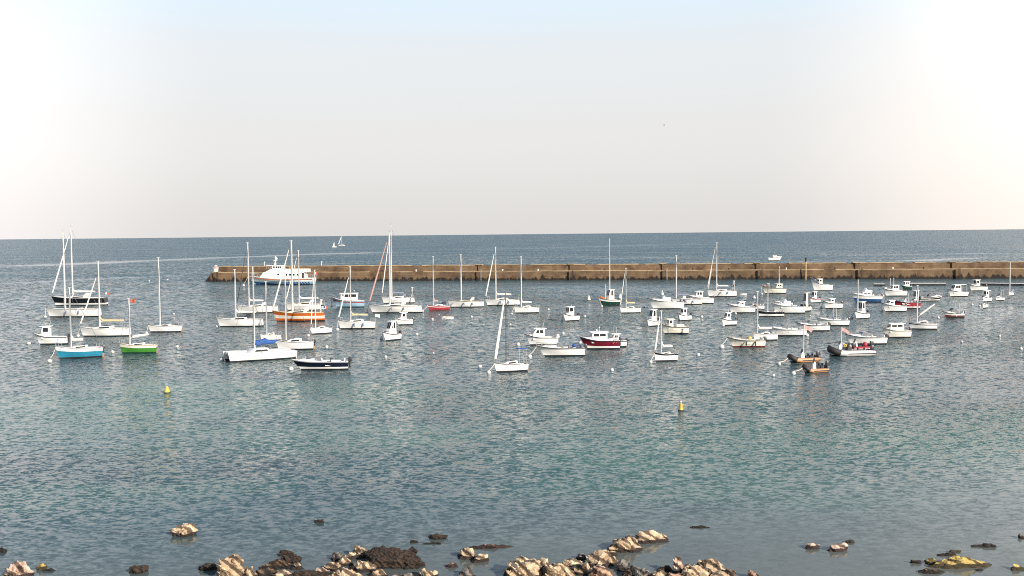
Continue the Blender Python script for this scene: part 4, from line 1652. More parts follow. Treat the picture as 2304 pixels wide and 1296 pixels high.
def sky_and_sun():
    w = bpy.data.worlds.new('World')
    SC.world = w
    w.use_nodes = True
    nt = w.node_tree
    L_, N_ = nt.links.new, nt.nodes.new
    bg = nt.nodes['Background']
    el = R(25)
    az = Vector((0.66, -0.75, 0)).normalized()
    sd = Vector((az.x * cos(el), az.y * cos(el), sin(el)))
    sky = N_('ShaderNodeTexSky')
    sky.sky_type = 'NISHITA'
    sky.sun_disc = False
    sky.sun_elevation = el
    sky.sun_rotation = atan2(az.x, az.y)
    sky.air_density = 1.0
    sky.dust_density = 3.0
    sky.ozone_density = 1.0
    # hazy sky: pale near the horizon, darkened overhead for darker water, bright side lobes added
    tc = N_('ShaderNodeTexCoord')
    nv = N_('ShaderNodeVectorMath')
    nv.operation = 'NORMALIZE'
    L_(tc.outputs['Generated'], nv.inputs[0])
    sp = N_('ShaderNodeSeparateXYZ')
    L_(nv.outputs[0], sp.inputs[0])
    rp = N_('ShaderNodeValToRGB')
    rp.color_ramp.interpolation = 'EASE'
    els = rp.color_ramp.elements
    els[0].position = 0.0
    els[0].color = (.70, .68, .665, 1)
    els[1].position = 1.0
    els[1].color = (.10, .17, .30, 1)
    for p_, c_ in ((0.10, (7.5, 7.35, 7.25)), (0.17, (7.5, 7.7, 7.8)), (0.235, (7.0, 8.1, 8.9)), (0.31, (4.5, 5.6, 6.7)), (0.40, (2.8, 3.95, 5.4)), (0.6, (1.6, 2.5, 4.0))):
        e = els.new(p_)
        e.color = (*[q / 10 for q in c_], 1)
    L_(sp.outputs['Z'], rp.inputs['Fac'])
    mx = N_('ShaderNodeMix')
    mx.data_type = 'RGBA'
    mx.inputs[0].default_value = 0.88
    L_(sky.outputs['Color'], mx.inputs[6])
    x10 = N_('ShaderNodeVectorMath')
    x10.operation = 'SCALE'
    x10.inputs['Scale'].default_value = 10.0
    L_(rp.outputs['Color'], x10.inputs[0])
    L_(x10.outputs[0], mx.inputs[7])
    out = mx.outputs[2]
    for dx, dy, dz, a, b_, col in ((0.72, 0.69, 0.06, 0.84, 0.99, (3.2, 2.5, 1.9)), (-0.75, 0.66, 0.10, 0.84, 0.99, (2.9, 2.6, 2.5)), (0.60, 0.76, 0.26, 0.95, 1.0, (1.3, 1.3, 1.3))):
        dv = Vector((dx, dy, dz)).normalized()
        dt = N_('ShaderNodeVectorMath')
        dt.operation = 'DOT_PRODUCT'
        L_(nv.outputs[0], dt.inputs[0])
        dt.inputs[1].default_value = dv
        mr = N_('ShaderNodeMapRange')
        mr.interpolation_type = 'SMOOTHSTEP'
        mr.inputs[1].default_value = a
        mr.inputs[2].default_value = b_
        L_(dt.outputs['Value'], mr.inputs[0])
        ad = N_('ShaderNodeMix')
        ad.data_type = 'RGBA'
        ad.blend_type = 'ADD'
        L_(mr.outputs[0], ad.inputs[0])
        L_(out, ad.inputs[6])
        ad.inputs[7].default_value = (*col, 1)
        out = ad.outputs[2]
    L_(out, bg.inputs['Color'])
    bg.inputs['Strength'].default_value = 0.087
    sl = bpy.data.lights.new('sun', 'SUN')
    sl.energy = 5.0
    sl.angle = R(0.5)
    sl.color = (1.0, 0.91, 0.80)
    so = bpy.data.objects.new('sun', sl)
    COL.objects.link(so)
    so.rotation_euler = sd.to_track_quat('Z', 'Y').to_euler()
    so.location = (60, -60, 80)
    SC.view_settings.view_transform = 'Standard'
    SC.view_settings.look = 'None'
    SC.view_settings.exposure = 0.45
    SC.view_settings.gamma = 1.0


def gull(label, px, py, dist):
    d = (fwd + right * ((px - PW / 2) / FPX) + up * ((PH / 2 - py) / FPX)).normalized()
    p = Vector((0, 0, CAM_H)) + d * dist
    root = empty('gull', p, 0.6)
    tag(root, label, 'bird')
    b = MB()
    b.tube([(-0.28, 0, 0.02), (-0.16, 0, 0.02), (0, 0, 0), (0.16, 0, 0), (0.34, 0, 0.02)], [0.02, 0.06, 0.09, 0.06, 0.02], 8)
    b.build('body', 'dark', root)
    for sg in (-1, 1):
        b = MB()
        b.add([(-0.10, 0, 0.05), (-0.14, sg * 0.3, 0.22), (-0.02, sg * 0.62, 0.12), (0.06, sg * 0.3, 0.19), (0.10, 0, 0.04),
               (-0.10, 0, 0.03), (-0.14, sg * 0.3, 0.20), (-0.02, sg * 0.62, 0.11), (0.06, sg * 0.3, 0.17), (0.10, 0, 0.02)],
              [(0, 1, 3, 4), (1, 2, 3), (9, 8, 6, 5), (8, 7, 6), (0, 5, 6, 1), (1, 6, 7, 2), (2, 7, 8, 3), (3, 8, 9, 4)])
        b.build('wing', 'dark', root)
    return root


# ================================================================== THE SCENE
sky_and_sun()
water()
breakwater()
ferry()
pontoon('floating pontoon section between the dark blue windowed boat and the paired cruisers', 2046, 642, 2128, 642)
pontoon('long floating pontoon section running out of the picture on the right', 2204, 641.5, 2330, 643)
pontoon('short floating pontoon section left of the boat with two thin masts', 1966, 643.5, 1990, 643.5)

# ------------------------------------------------------------------ sailing boats
S = sailboat
S('large black hulled yacht with tall white mast and sail on the boom, far left', 116, 238, 688, 3, 165, 512, hull='black', second='white', bands='bootw', boot='boot',
  jib='cloth', boom='cloth', boom_len=0.42, aft_flag=['cloth', 'flagred'], mr=0.17, jib_r=0.12, spread=2, hood='cloth', buoy=None)
S('long white yacht lying just in front of the black hulled yacht, bare boom', 103, 223, 714, 3, 148, 522, mr=0.17, spread=2, cabin=True, cabh=0.5, boom=None, buoy=(102, 714, 0.32))
S('bright blue hulled small sailboat with white upper band, nearest at far left', 128, 230, 807, 24, 164, 648, hull='white', second='blue', bands='lower', jib=None, boom='cloth',
  boom_len=0.26, fb=1.25, mr=0.10, motor=True, buoy=(112, 814, 0.32))
S('white sailboat with beige boom cover and half furled jib, beside the blue sailboat', 179, 291, 758, 4, 226, 588, jib='cloth', jib_frac=0.8, boom='clothbeige', boom_len=0.50, buoy=(176, 757, 0.3), mr=0.13)
S('small green wooden sailboat with orange flag at its masthead', 269, 353, 796, 8, 294, 672, hull='ivory', second='green', bands='lower', boot='darkgreen', boom='cloth', boom_up=0.16,
  boom_len=0.52, mast_flag='flagred', mr=0.10, buoy=(254, 793, 0.30), fb=1.15, deck='deck', spread=0)
S('lone white sloop with bare mast, right of the small green sailboat', 333, 409, 748, 6, 361, 580, jib=None, mr=0.13, cabh=0.7, boom=None, buoy=(330, 750, 0.28))
S('white sailboat with short mast and dark foredeck, left edge of the crowded middle group', 487, 591, 736, 6, 531, 607, boom='cloth', boom_len=0.45, jib=None, mr=0.13, buoy=(489, 735, 0.30), hood='clothdark')
S('white sailboat in front of the ferry bow, tall mast with dark forestay', 532, 624, 705, 4, 561, 546, boom='cloth', jib='clothdark', jib_r=0.05, mr=0.14, spread=2, hood='cloth')
catamaran('white catamaran with bright blue sail bundle under its mast', 498, 671, 812, 30, 575, 600, (500, 811, 0.34))
S('orange varnished wooden yacht with tall mast in the crowded middle group', 612, 729, 724, 4, 659, 541, hull='orange', second='cream', bands='mid', boot='boot', deck='deckcream', cabcol='cream',
  boom='cloth', boom_len=0.40, jib='cloth', jib_r=0.10, mr=0.17, hood='cream', spread=2, gantry=True, fb=1.1, aft_flag=['flagblue', 'cloth', 'flagred'])
S('cream white yacht with thick sloping sail cover, directly behind the orange yacht', 641, 730, 699, 6, 674, 564, hull='white', boom='cloth', boom_len=0.5, jib='cloth', jib_r=0.07, mr=0.12, hood='cloth', deck='deckcream')
S('small white sailboat seen three quarters from the bow, right of the orange yacht', 697, 747, 752, 38, 712, 608, mr=0.10, boom=None, jib='cloth', jib_r=0.06, fb=1.1, buoy=(694, 756, 0.28), motor=True)
S('small white sailboat with short thin mast below the orange yacht bow', 585, 633, 767, 14, 601, 634, mr=0.10, jib=None, boom=None, fb=1.1, cabh=1.2)
S('white sailboat with black cabin window stripe behind the catamaran', 620, 707, 788, 6, 645, 612, mr=0.11, jib=None, boom=None, fb=1.1, cabh=1.3, motor=True, ratio=0.33)
S('white sailboat with beige boom cover and furled jib, left of the big pale yacht', 759, 846, 741, 6, 790, 600, jib='cloth', jib_frac=0.85, boom='clothbeige', boom_len=0.46, mr=0.11, aft_flag=['cloth'], buoy=(759, 742, 0.3), fb=1.1)
S('biggest white yacht with red and white furled jib and very tall mast', 828, 949, 705, 3, 878, 524, jib='clothred', jib_r=0.13, mr=0.17, boom='cloth', spread=2, hood='cloth', fb=0.9, cabh=0.8, buoy=(826, 703, 0.32))
S('white yacht with twin arches tucked behind the biggest pale yacht', 857, 933, 683, 10, 882, 507, jib='cloth', jib_r=0.08, mr=0.16, boom='clothgrey', gantry=True, hood='clothgrey', spread=2)
S('small red sailboat with white stripe and dark sprayhood', 960, 1014, 699, 22, 976, 577, hull='red', second='white', bands='stripe', boot='bootred', mr=0.11, boom='clothred', boom_len=0.2, hood='clothdark', buoy=(951, 701, 0.28))
S('cream white sloop with bare mast just right of the small red sailboat', 1006, 1089, 692, 6, 1038, 573, mr=0.14, jib=None, boom=None, deck='deckcream', hood='cloth', cabh=0.8)
S('white sloop with thick white furled jib and white boom cover, mid harbour', 1090, 1169, 688, 5, 1116, 556, jib='cloth', jib_r=0.10, boom='cloth', boom_len=0.46, mr=0.13, aft_flag=['green'])
S('pinkish white sailboat with sloping sail bundle and no headsail, mid harbour', 1154, 1214, 705, 10, 1173, 577, boom='cloth', boom_len=0.42, mr=0.13, fb=1.1, buoy=(1151, 707, 0.28))
S('white sailboat with blue bimini and slanting white furled jib, nearest in the middle', 1107, 1191, 838, 22, 1139, 660, jib='cloth', jib_r=0.13, jib_frac=0.97, mr=0.055, mastcol='wire', boom=None, bimini='clothblue', fb=1.0, cabh=1.2, buoy=(1100, 840, 0.30))
S('small white sailboat with short mast beside the dark hulled motor sailer', 1392, 1443, 705, 12, 1408, 604, mr=0.10, jib='cloth', jib_r=0.06, boom='clothbeige', boom_len=0.45, fb=1.1)
S('white sloop with grey blue sail cover behind the streamlined white cruiser', 1508, 1580, 686, 5, 1521, 575, boom='clothgrey', boom_len=0.4, mr=0.13, jib=None, cabh=0.7)
S('white yacht with radar arch at its stern moored closest to the breakwater', 1589, 1656, 668, 4, 1612, 546, jib='cloth', jib_frac=0.97, jib_r=0.06, staysail='cloth', boom='cloth', boom_len=0.42, gantry=True, mr=0.14, spread=2, fb=1.2)
S('navy blue small sailboat with white boom cover and slim furled jib', 1468, 1527, 814, 16, 1487, 700, hull='white', second='navy', bands='top', boot='boot', jib='cloth', jib_r=0.09, boom='cloth', boom_len=0.5, mr=0.10, fb=1.15, buoy=(1464, 816, 0.26))
S('white sailboat with level boom behind the cream open launch', 1692, 1750, 767, 8, 1703, 656, boom='cloth', boom_len=0.62, mr=0.11, fb=1.1)
S('black hulled slim sailboat with white waterline beside the big white cruiser', 1703, 1764, 713, 4, 1727, 638, hull='black', second='white', bands='low', boot='boot', mr=0.09, boom=None, jib=None, fb=0.9, cabh=0.6)
S('white sailboat with raised slanting boom at the right of the moorings', 2044, 2107, 742, 350, 2064, 643, hull='white', second='navy', bands='stripe', boom='cloth', boom_up=0.75, boom_len=0.62, mr=0.10, fb=1.1, cabh=1.2)
S('small white sailboat alone beside the pontoon at the right edge', 2262, 2286, 666, 45, 2269, 590, mr=0.12, jib=None, boom=None, hood='clothgrey')
S('distant white sailing boat on the open sea near the horizon', 761, 776, 553, 20, 769, 531, name='sailboat', mr=0.35, boom='cloth', jib='cloth', jib_r=0.45, jib_frac=0.98, pulpit=False, group='boats on the open sea', cabin=False)
# ------------------------------------------------------------------ motor boats
B_ = motorboat
B_('small white motorboat with short windscreen cabin, leftmost of all boats', 79, 151, 776, 10, 738, 'pilot', cab=(0.25, 0.5), buoy=(65, 774, 0.32), aerial=0.8, lean=0.1)
B_('dark navy speedboat with white deck in front of the catamaran', 658, 783, 834, 6, 808, 'cuddy', hull='white', second='navy', bands='upper', cab=(0.42, 0.62), engine='motor', buoy=(655, 832, 0.34), fb=0.9, bow=1.25, ratio=0.3)
B_('pale blue fishing boat with roofed white wheelhouse left of the big yacht', 746, 819, 692, 4, 663, 'pilot', hull='paleblue', second='red', bands='stripe', cab=(0.30, 0.80), name='fishing_boat', cat='fishing boat', engine=None, lean=0.05, gear=[('light', 0.7, 0, 'buoy')], trunk=False, group='fishing boats', buoy=(746, 690, 0.28))
B_('small white cabin boat under the big yacht stern', 889, 929, 732, 22, 706, 'pilot', cab=(0.28, 0.62), buoy=(887, 735, 0.26))
B_('white cabin cruiser seen bow on below the small cabin boat', 858, 902, 767, 52, 727, 'pilot', cab=(0.30, 0.72), buoy=(858, 763, 0.32), lean=0.35, deck='deckcream')
B_('small white cabin boat alone in the middle of the water, seen bow on', 1262, 1305, 723, 40, 693, 'pilot', cab=(0.3, 0.65), buoy=(1264, 722, 0.30), aerial=0.5, lean=0.05)
B_('white wheelhouse cruiser with tall aerial left of the maroon boat', 1180, 1253, 778, 8, 743, 'pilot', cab=(0.24, 0.62), aerial=1.3, engine='motorwhite', buoy=(1166, 777, 0.34), lean=0.45, roof='white')
B_('long white open speedboat with low windscreen in front of the wheelhouse cruiser', 1206, 1315, 803, 8, 779, 'cuddy', cab=(0.42, 0.60), buoy=(1192, 804, 0.34), ratio=0.30, bow=1.3, deck='deckcream', gear=[('bag', 0.8, 0.1, 'clothblue')])
B_('maroon hulled fishing cruiser with white wheelhouse and radar light', 1303, 1394, 787, 8, 751, 'pilot', hull='white', second='maroon', bands='upper', cab=(0.28, 0.68), gear=[('light', 0.5, 0, 'buoy'), ('gantry', 0.9, 0, 'steel')], buoy=(1305, 772, 0.28), fb=0.95, lean=0.2)
B_('white cruiser half hidden behind the maroon boat stern', 1362, 1409, 782, 8, 754, 'pilot', cab=(0.3, 0.65), lean=0.3)
B_('dark green motor sailer with orange bow and tall mast', 1343, 1397, 688, 26, 655, 'pilot', hull='white', second='darkgreen', bands='lower', boot='boot', cab=(0.42, 0.70), cabcol='ivory', deck='deckcream', masts=[(1372, 537), (1362, 640)], engine=None, gear=[('bag', 0.12, 0, 'orange'), ('crate', 0.25, 0.1, 'orange')], trunk=False, buoy=(1354, 690, 0.28))
B_('long white streamlined cruiser with dark curved windows in front of the bare sloop', 1456, 1537, 696, 4, 668, 'fly', cab=(0.34, 0.62), ratio=0.3, lean=0.8, aft_flag=['cloth'])
B_('white wheelhouse boat with flat roof right of the streamlined cruiser', 1543, 1604, 684, 4, 658, 'pilot', cab=(0.35, 0.6), lean=0.15)
B_('white cabin boat with pointed bow left of the cream passenger launch', 1450, 1487, 735, 42, 700, 'pilot', cab=(0.3, 0.7), buoy=(1459, 730, 0.26), lean=0.2)
B_('small white cabin boat with big dark windscreen above the cream passenger launch', 1521, 1558, 722, 36, 696, 'pilot', cab=(0.3, 0.62), buoy=(1527, 721, 0.26), lean=0.1)
B_('cream passenger launch with narrow forward wheelhouse and side windows', 1484, 1548, 752, 4, 721, 'pilot', hull='cream', second='ivory', bands='plain', cab=(0.30, 0.46), cabcol='cream', deck='deckcream', engine=None, lean=0.05, trunk=False, canopy=None, gear=[('crate', 0.8, 0.1, 'cream'), ('crate', 0.65, -0.1, 'ivory')], name='fishing_boat', cat='fishing boat', group='fishing boats')
B_('small white cabin boat with twin aerials left of the row of cruisers', 1618, 1659, 733, 26, 706, 'pilot', cab=(0.28, 0.6), buoy=(1627, 733, 0.28), aerial=1.6)
B_('white cruiser with open backed wheelhouse behind the twin aerial boat', 1635, 1697, 705, 4, 681, 'pilot', cab=(0.36, 0.62), aerial=0.5, lean=0.6)
B_('small white boxy motorboat crossed by the thin mast of the sailboat in front', 1684, 1720, 697, 18, 682, 'cuddy', cab=(0.35, 0.6), fb=1.2)
B_('working fishing boat with winch and tall mast moored near the breakwater', 1711, 1767, 661, 6, 641, 'pilot', hull='ivory', second='cream', bands='stripe', cab=(0.60, 0.85), cabcol='cream', masts=[(1753, 599), (1730, 637)], engine=None, gear=[('winch', 0.3, 0, 'dark'), ('crate', 0.15, 0, 'orange'), ('crate', 0.42, 0.1, 'clothdark')], trunk=False, name='fishing_boat', cat='fishing boat', group='fishing boats', deck='teak', buoy=(1714, 662, 0.28))
B_('large white motor cruiser with low streamlined cabin behind the black sailboat', 1733, 1809, 706, 4, 676, 'fly', cab=(0.28, 0.55), ratio=0.32, lean=0.7)
B_('white sports boat with rounded cabin tucked behind the large cruiser', 1738, 1782, 690, 4, 672, 'cuddy', cab=(0.3, 0.5))
B_('cream cabin boat with open canopy seen from the bow', 1797, 1828, 701, 40, 663, 'pilot', hull='cream', cabcol='ivory', cab=(0.35, 0.6), canopy='cloth', lean=0.1)
B_('white cabin boat with pink side panel behind the cream canopy boat', 1817, 1848, 682, 32, 658, 'pilot', second='red', bands='stripe', cab=(0.32, 0.62), lean=0.15)
B_('white trawler with high bow and dark gunwale near the breakwater', 1822, 1872, 655, 8, 630, 'pilot', bow=1.9, cab=(0.36, 0.52), engine=None, name='fishing_boat', cat='fishing boat', group='fishing boats', gear=[('winch', 0.2, 0, 'clothgrey'), ('light', 0.4, 0, 'clothbeige')], trunk=False, lean=0.05, fb=1.3)
B_('small white wheelhouse boat alone left of the blue striped cruiser', 1849, 1895, 695, 12, 674, 'pilot', cab=(0.36, 0.58), buoy=(1848, 693, 0.32), lean=0.05, gear=[('light', 0.5, 0, 'paleblue')])
B_('white flybridge cruiser with blue lower hull near the right moorings', 1912, 1982, 681, 4, 652, 'fly', second='midblue', bands='low', cab=(0.34, 0.66), ratio=0.3, lean=0.6)
B_('white boat with hard top and thin mast in front of the blue striped cruiser', 1914, 1960, 718, 34, 683, 'pilot', cab=(0.42, 0.68), masts=[(1927, 629)], buoy=(1916, 716, 0.34), lean=0.1, bow=1.5)
B_('white fishing boat with two thin masts beside the pontoon', 1984, 2039, 667, 8, 644, 'pilot', cab=(0.36, 0.66), masts=[(2002, 626), (2010, 625)], name='fishing_boat', cat='fishing boat', group='fishing boats', engine=None, gear=[('crate', 0.12, 0, 'ivory')], buoy=(1987, 667, 0.32))
B_('small boat with dark blue windows lying at the pontoon', 2026, 2052, 652, 18, 635, 'pilot', hull='darkgreen', second='white', bands='top', cab=(0.3, 0.75), lean=0.0)
B_('white wheelhouse boat in front of a red hulled boat', 1981, 2038, 702, 8, 678, 'pilot', cab=(0.26, 0.5), buoy=(1984, 701, 0.34), lean=0.35)
B_('low red hulled motorboat with white arch behind the wheelhouse boat', 2008, 2068, 695, 4, 668, 'open', hull='white', second='red', bands='upper', cab=(0.35, 0.6), canopy=None, gear=[('gantry', 0.55, 0, 'white'), ('bag', 0.85, 0.1, 'clothred')])
B_('white cabin boat seen stern quarter beside the dark striped speedboat', 2046, 2075, 687, 40, 657, 'pilot', cab=(0.3, 0.7), lean=0.1, engine='motor')
B_('white speedboat with broad dark stripe pointing right', 2071, 2120, 678, 176, 659, 'cuddy', second='black', bands='mid', cab=(0.4, 0.6))
B_('white hard top cruiser, larger of the pair by the pontoon', 2128, 2178, 668, 14, 643, 'pilot', cab=(0.26, 0.64), canopy='cloth', lean=0.3, buoy=(2131, 666, 0.26))
B_('white wheelhouse cruiser, smaller of the pair by the pontoon', 2176, 2221, 655, 12, 632, 'pilot', cab=(0.38, 0.58), lean=0.0)
B_('white half cabin boat moored alone below the pontoon', 2117, 2170, 716, 14, 690, 'cuddy', cab=(0.34, 0.58), buoy=(2111, 716, 0.30), second='bootred', bands='low', gear=[('light', 0.5, 0, 'buoy'), ('gantry', 0.72, 0, 'steel')])
B_('small white boat with bow cover, nearest of the three at the far right', 2203, 2227, 694, 46, 678, 'cuddy', cab=(0.4, 0.62), buoy=(2204, 689, 0.30), fb=1.2)
B_('small white boat with dark framed canopy windows at the far right', 2205, 2234, 679, 30, 656, 'pilot', cab=(0.30, 0.62), canopy='cloth', lean=0.0, engine='motor')
B_('small white boat with grey cover beside the lone right edge sailboat', 2232, 2263, 677, 34, 657, 'cuddy', cab=(0.34, 0.6), canopy='clothgrey')
B_('cream open launch with yellow gear bag and small raised console', 1634, 1720, 782, 8, 755, 'cuddy', hull='cream', cabcol='ivory', deck='deckcream', cab=(0.34, 0.50), gear=[('bag', 0.62, 0.0, 'yellow'), ('fender', 0.45, 0, 'clothdark'), ('fender', 0.7, 0, 'clothdark')], buoy=(1624, 783, 0.42), boot='bootred')
B_('white speedboat left of the two overlapping open white boats', 1727, 1812, 757, 4, 735, 'cuddy', cab=(0.36, 0.54), ratio=0.3)
B_('white open boat with raised bow, front one of two overlapping boats', 1789, 1864, 746, 5, 722, 'cuddy', cab=(0.36, 0.54), ratio=0.32, gear=[('light', 0.45, 0, 'paleblue')])
B_('white open boat with folded canopy, rear one of two overlapping boats', 1834, 1908, 734, 5, 712, 'cuddy', cab=(0.34, 0.54), ratio=0.32, gear=[('bag', 0.55, 0.05, 'clothgrey'), ('gantry', 0.6, 0, 'steel')])
B_('white half cabin cruiser directly behind the red inflatable boats', 1898, 1992, 776, 5, 752, 'cuddy', cab=(0.38, 0.58), ratio=0.32, engines=2)
B_('white hard top boat with green tinted windows right of the half cabin cruiser', 1982, 2048, 761, 8, 731, 'pilot', hull='ivory', cabcol='ivory', cab=(0.24, 0.74), lean=0.2, engine='motor')
B_('distant white motorboat under way beyond the breakwater', 1728, 1760, 586, 183, 575, 'pilot', cab=(0.42, 0.66), group='boats on the open sea', lean=0.3, engine=None, railed=False)
B_('tiny distant white boat left of the far sailing boat', 746, 757, 557, 30, 547, 'pilot', cab=(0.3, 0.6), group='boats on the open sea', engine=None, railed=False)
# ------------------------------------------------------------------ inflatables and tenders
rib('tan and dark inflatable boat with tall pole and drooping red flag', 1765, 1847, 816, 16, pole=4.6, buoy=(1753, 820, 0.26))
rib('tan inflatable boat with shaded dark bow, nearest of all the inflatables', 1799, 1866, 839, 16, buoy=(1785, 842, 0.30))
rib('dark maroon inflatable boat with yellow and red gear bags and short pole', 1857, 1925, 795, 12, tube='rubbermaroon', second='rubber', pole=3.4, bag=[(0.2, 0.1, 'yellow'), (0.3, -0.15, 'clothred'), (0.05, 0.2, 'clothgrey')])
rib('long pale grey inflatable boat with shaded dark bow in front of the maroon inflatable', 1856, 1968, 802, 8, tube='rubbergrey', second='rubber', bag=[(0.0, 0.0, 'clothred')], console='dark')
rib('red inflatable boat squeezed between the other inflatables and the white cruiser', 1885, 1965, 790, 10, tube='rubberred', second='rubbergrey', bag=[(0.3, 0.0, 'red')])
dinghy('tiny white tender floating below the cream white sloop', 992, 1021, 718, 8)
dinghy('tiny white tender floating right of the yacht closest to the breakwater', 1663, 1680, 664, 4)

# ------------------------------------------------------------------ buoys
for px, py, r, bow, root in BUOYS:
    lab = root['label'].split(' with ')[0].split(',')[0]
    words = lab.split()
    ref = ' '.join(words[:12])
    buoy('buoy tied to the ' + ref, px, py, r, bow)
for px, py, r, lab in (
        (336, 633, 0.34, 'white buoy in open water above the lone white sloop, left one of a pair'),
        (377, 630, 0.30, 'white buoy in open water above the lone white sloop, right one of a pair'),
        (391, 707, 0.26, 'faint buoy right of the lone white sloop mast'),
        (399, 781, 0.26, 'white buoy between the green sailboat and the middle group'),
        (735, 782, 0.28, 'white buoy right of the black window stripe sailboat'),
        (700, 786, 0.2, 'small buoy touching the stern of the black window stripe sailboat'),
        (938, 753, 0.26, 'white buoy right of the bow on cabin cruiser'),
        (868, 804, 0.22, 'faint buoy in open water below the bow on cabin cruiser'),
        (975, 795, 0.16, 'tiny faint buoy in the open water of the middle'),
        (973, 719, 0.28, 'white buoy left of the tiny tender below the sloop'),
        (1061, 713, 0.24, 'white buoy right of the tiny tender below the sloop'),
        (1234, 697, 0.28, 'white buoy right of the pinkish white sailboat'),
        (1148, 731, 0.22, 'small buoy above the slanting jib sailboat'),
        (1267, 751, 0.28, 'white buoy between the wheelhouse cruiser and the lone cabin boat'),
        (1316, 713, 0.28, 'white buoy just right of the lone cabin boat'),
        (1080, 826, 0.26, 'white buoy left of the nearest sailboat in the middle'),
        (1377, 834, 0.26, 'white buoy in open water below the maroon boat'),
        (1342, 744, 0.22, 'white buoy above the maroon fishing cruiser'),
        (1450, 692, 0.30, 'white buoy left of the streamlined cruiser bow'),
        (1579, 714, 0.32, 'white buoy right of the big windscreen cabin boat'),
        (1571, 800, 0.30, 'white buoy right of the navy sailboat'),
        (1655, 706, 0.26, 'white buoy at the bow of the open backed wheelhouse cruiser'),
        (1816, 756, 0.34, 'dark rimmed buoy right of the speedboat in the row'),
        (2164, 770, 0.22, 'white buoy in open water right of the raised boom sailboat'),
        (2249, 757, 0.22, 'small buoy in open water at the far right'),
        (2297, 786, 0.26, 'white buoy at the right edge of the picture'),
        (2187, 687, 0.34, 'white buoy left of the nearest far right boat'),
        (1740, 846, 0.22, 'small buoy left of the nearest inflatable boat'),
        (1640, 690, 0.2, 'small pale buoy above the twin aerial cabin boat'),
        (886, 627, 0.30, 'white buoy against the breakwater below the tall yacht masts')):
    buoy(lab, px, py, r)
cone_buoy('white conical buoy in open water left of the motor sailer', 1325, 676)
cone_buoy('white conical buoy between the motor sailer and the small sailboat', 1395, 672)
cone_buoy('white conical buoy above the streamlined cruiser', 1490, 664)
cone_buoy('white conical buoy leaning by the working fishing boat, left of its bow', 1697, 672, 0.8)
marker_buoy('broad conical yellow marker buoy in the left foreground water', 376, 884, 0.70, True, 0.2)
marker_buoy('slim yellow pillar marker buoy with pale top in the right foreground water', 1532, 924, 0.66, False, 0.16)
gull('dark bird flying alone in the open sky', 1494, 282, 330)

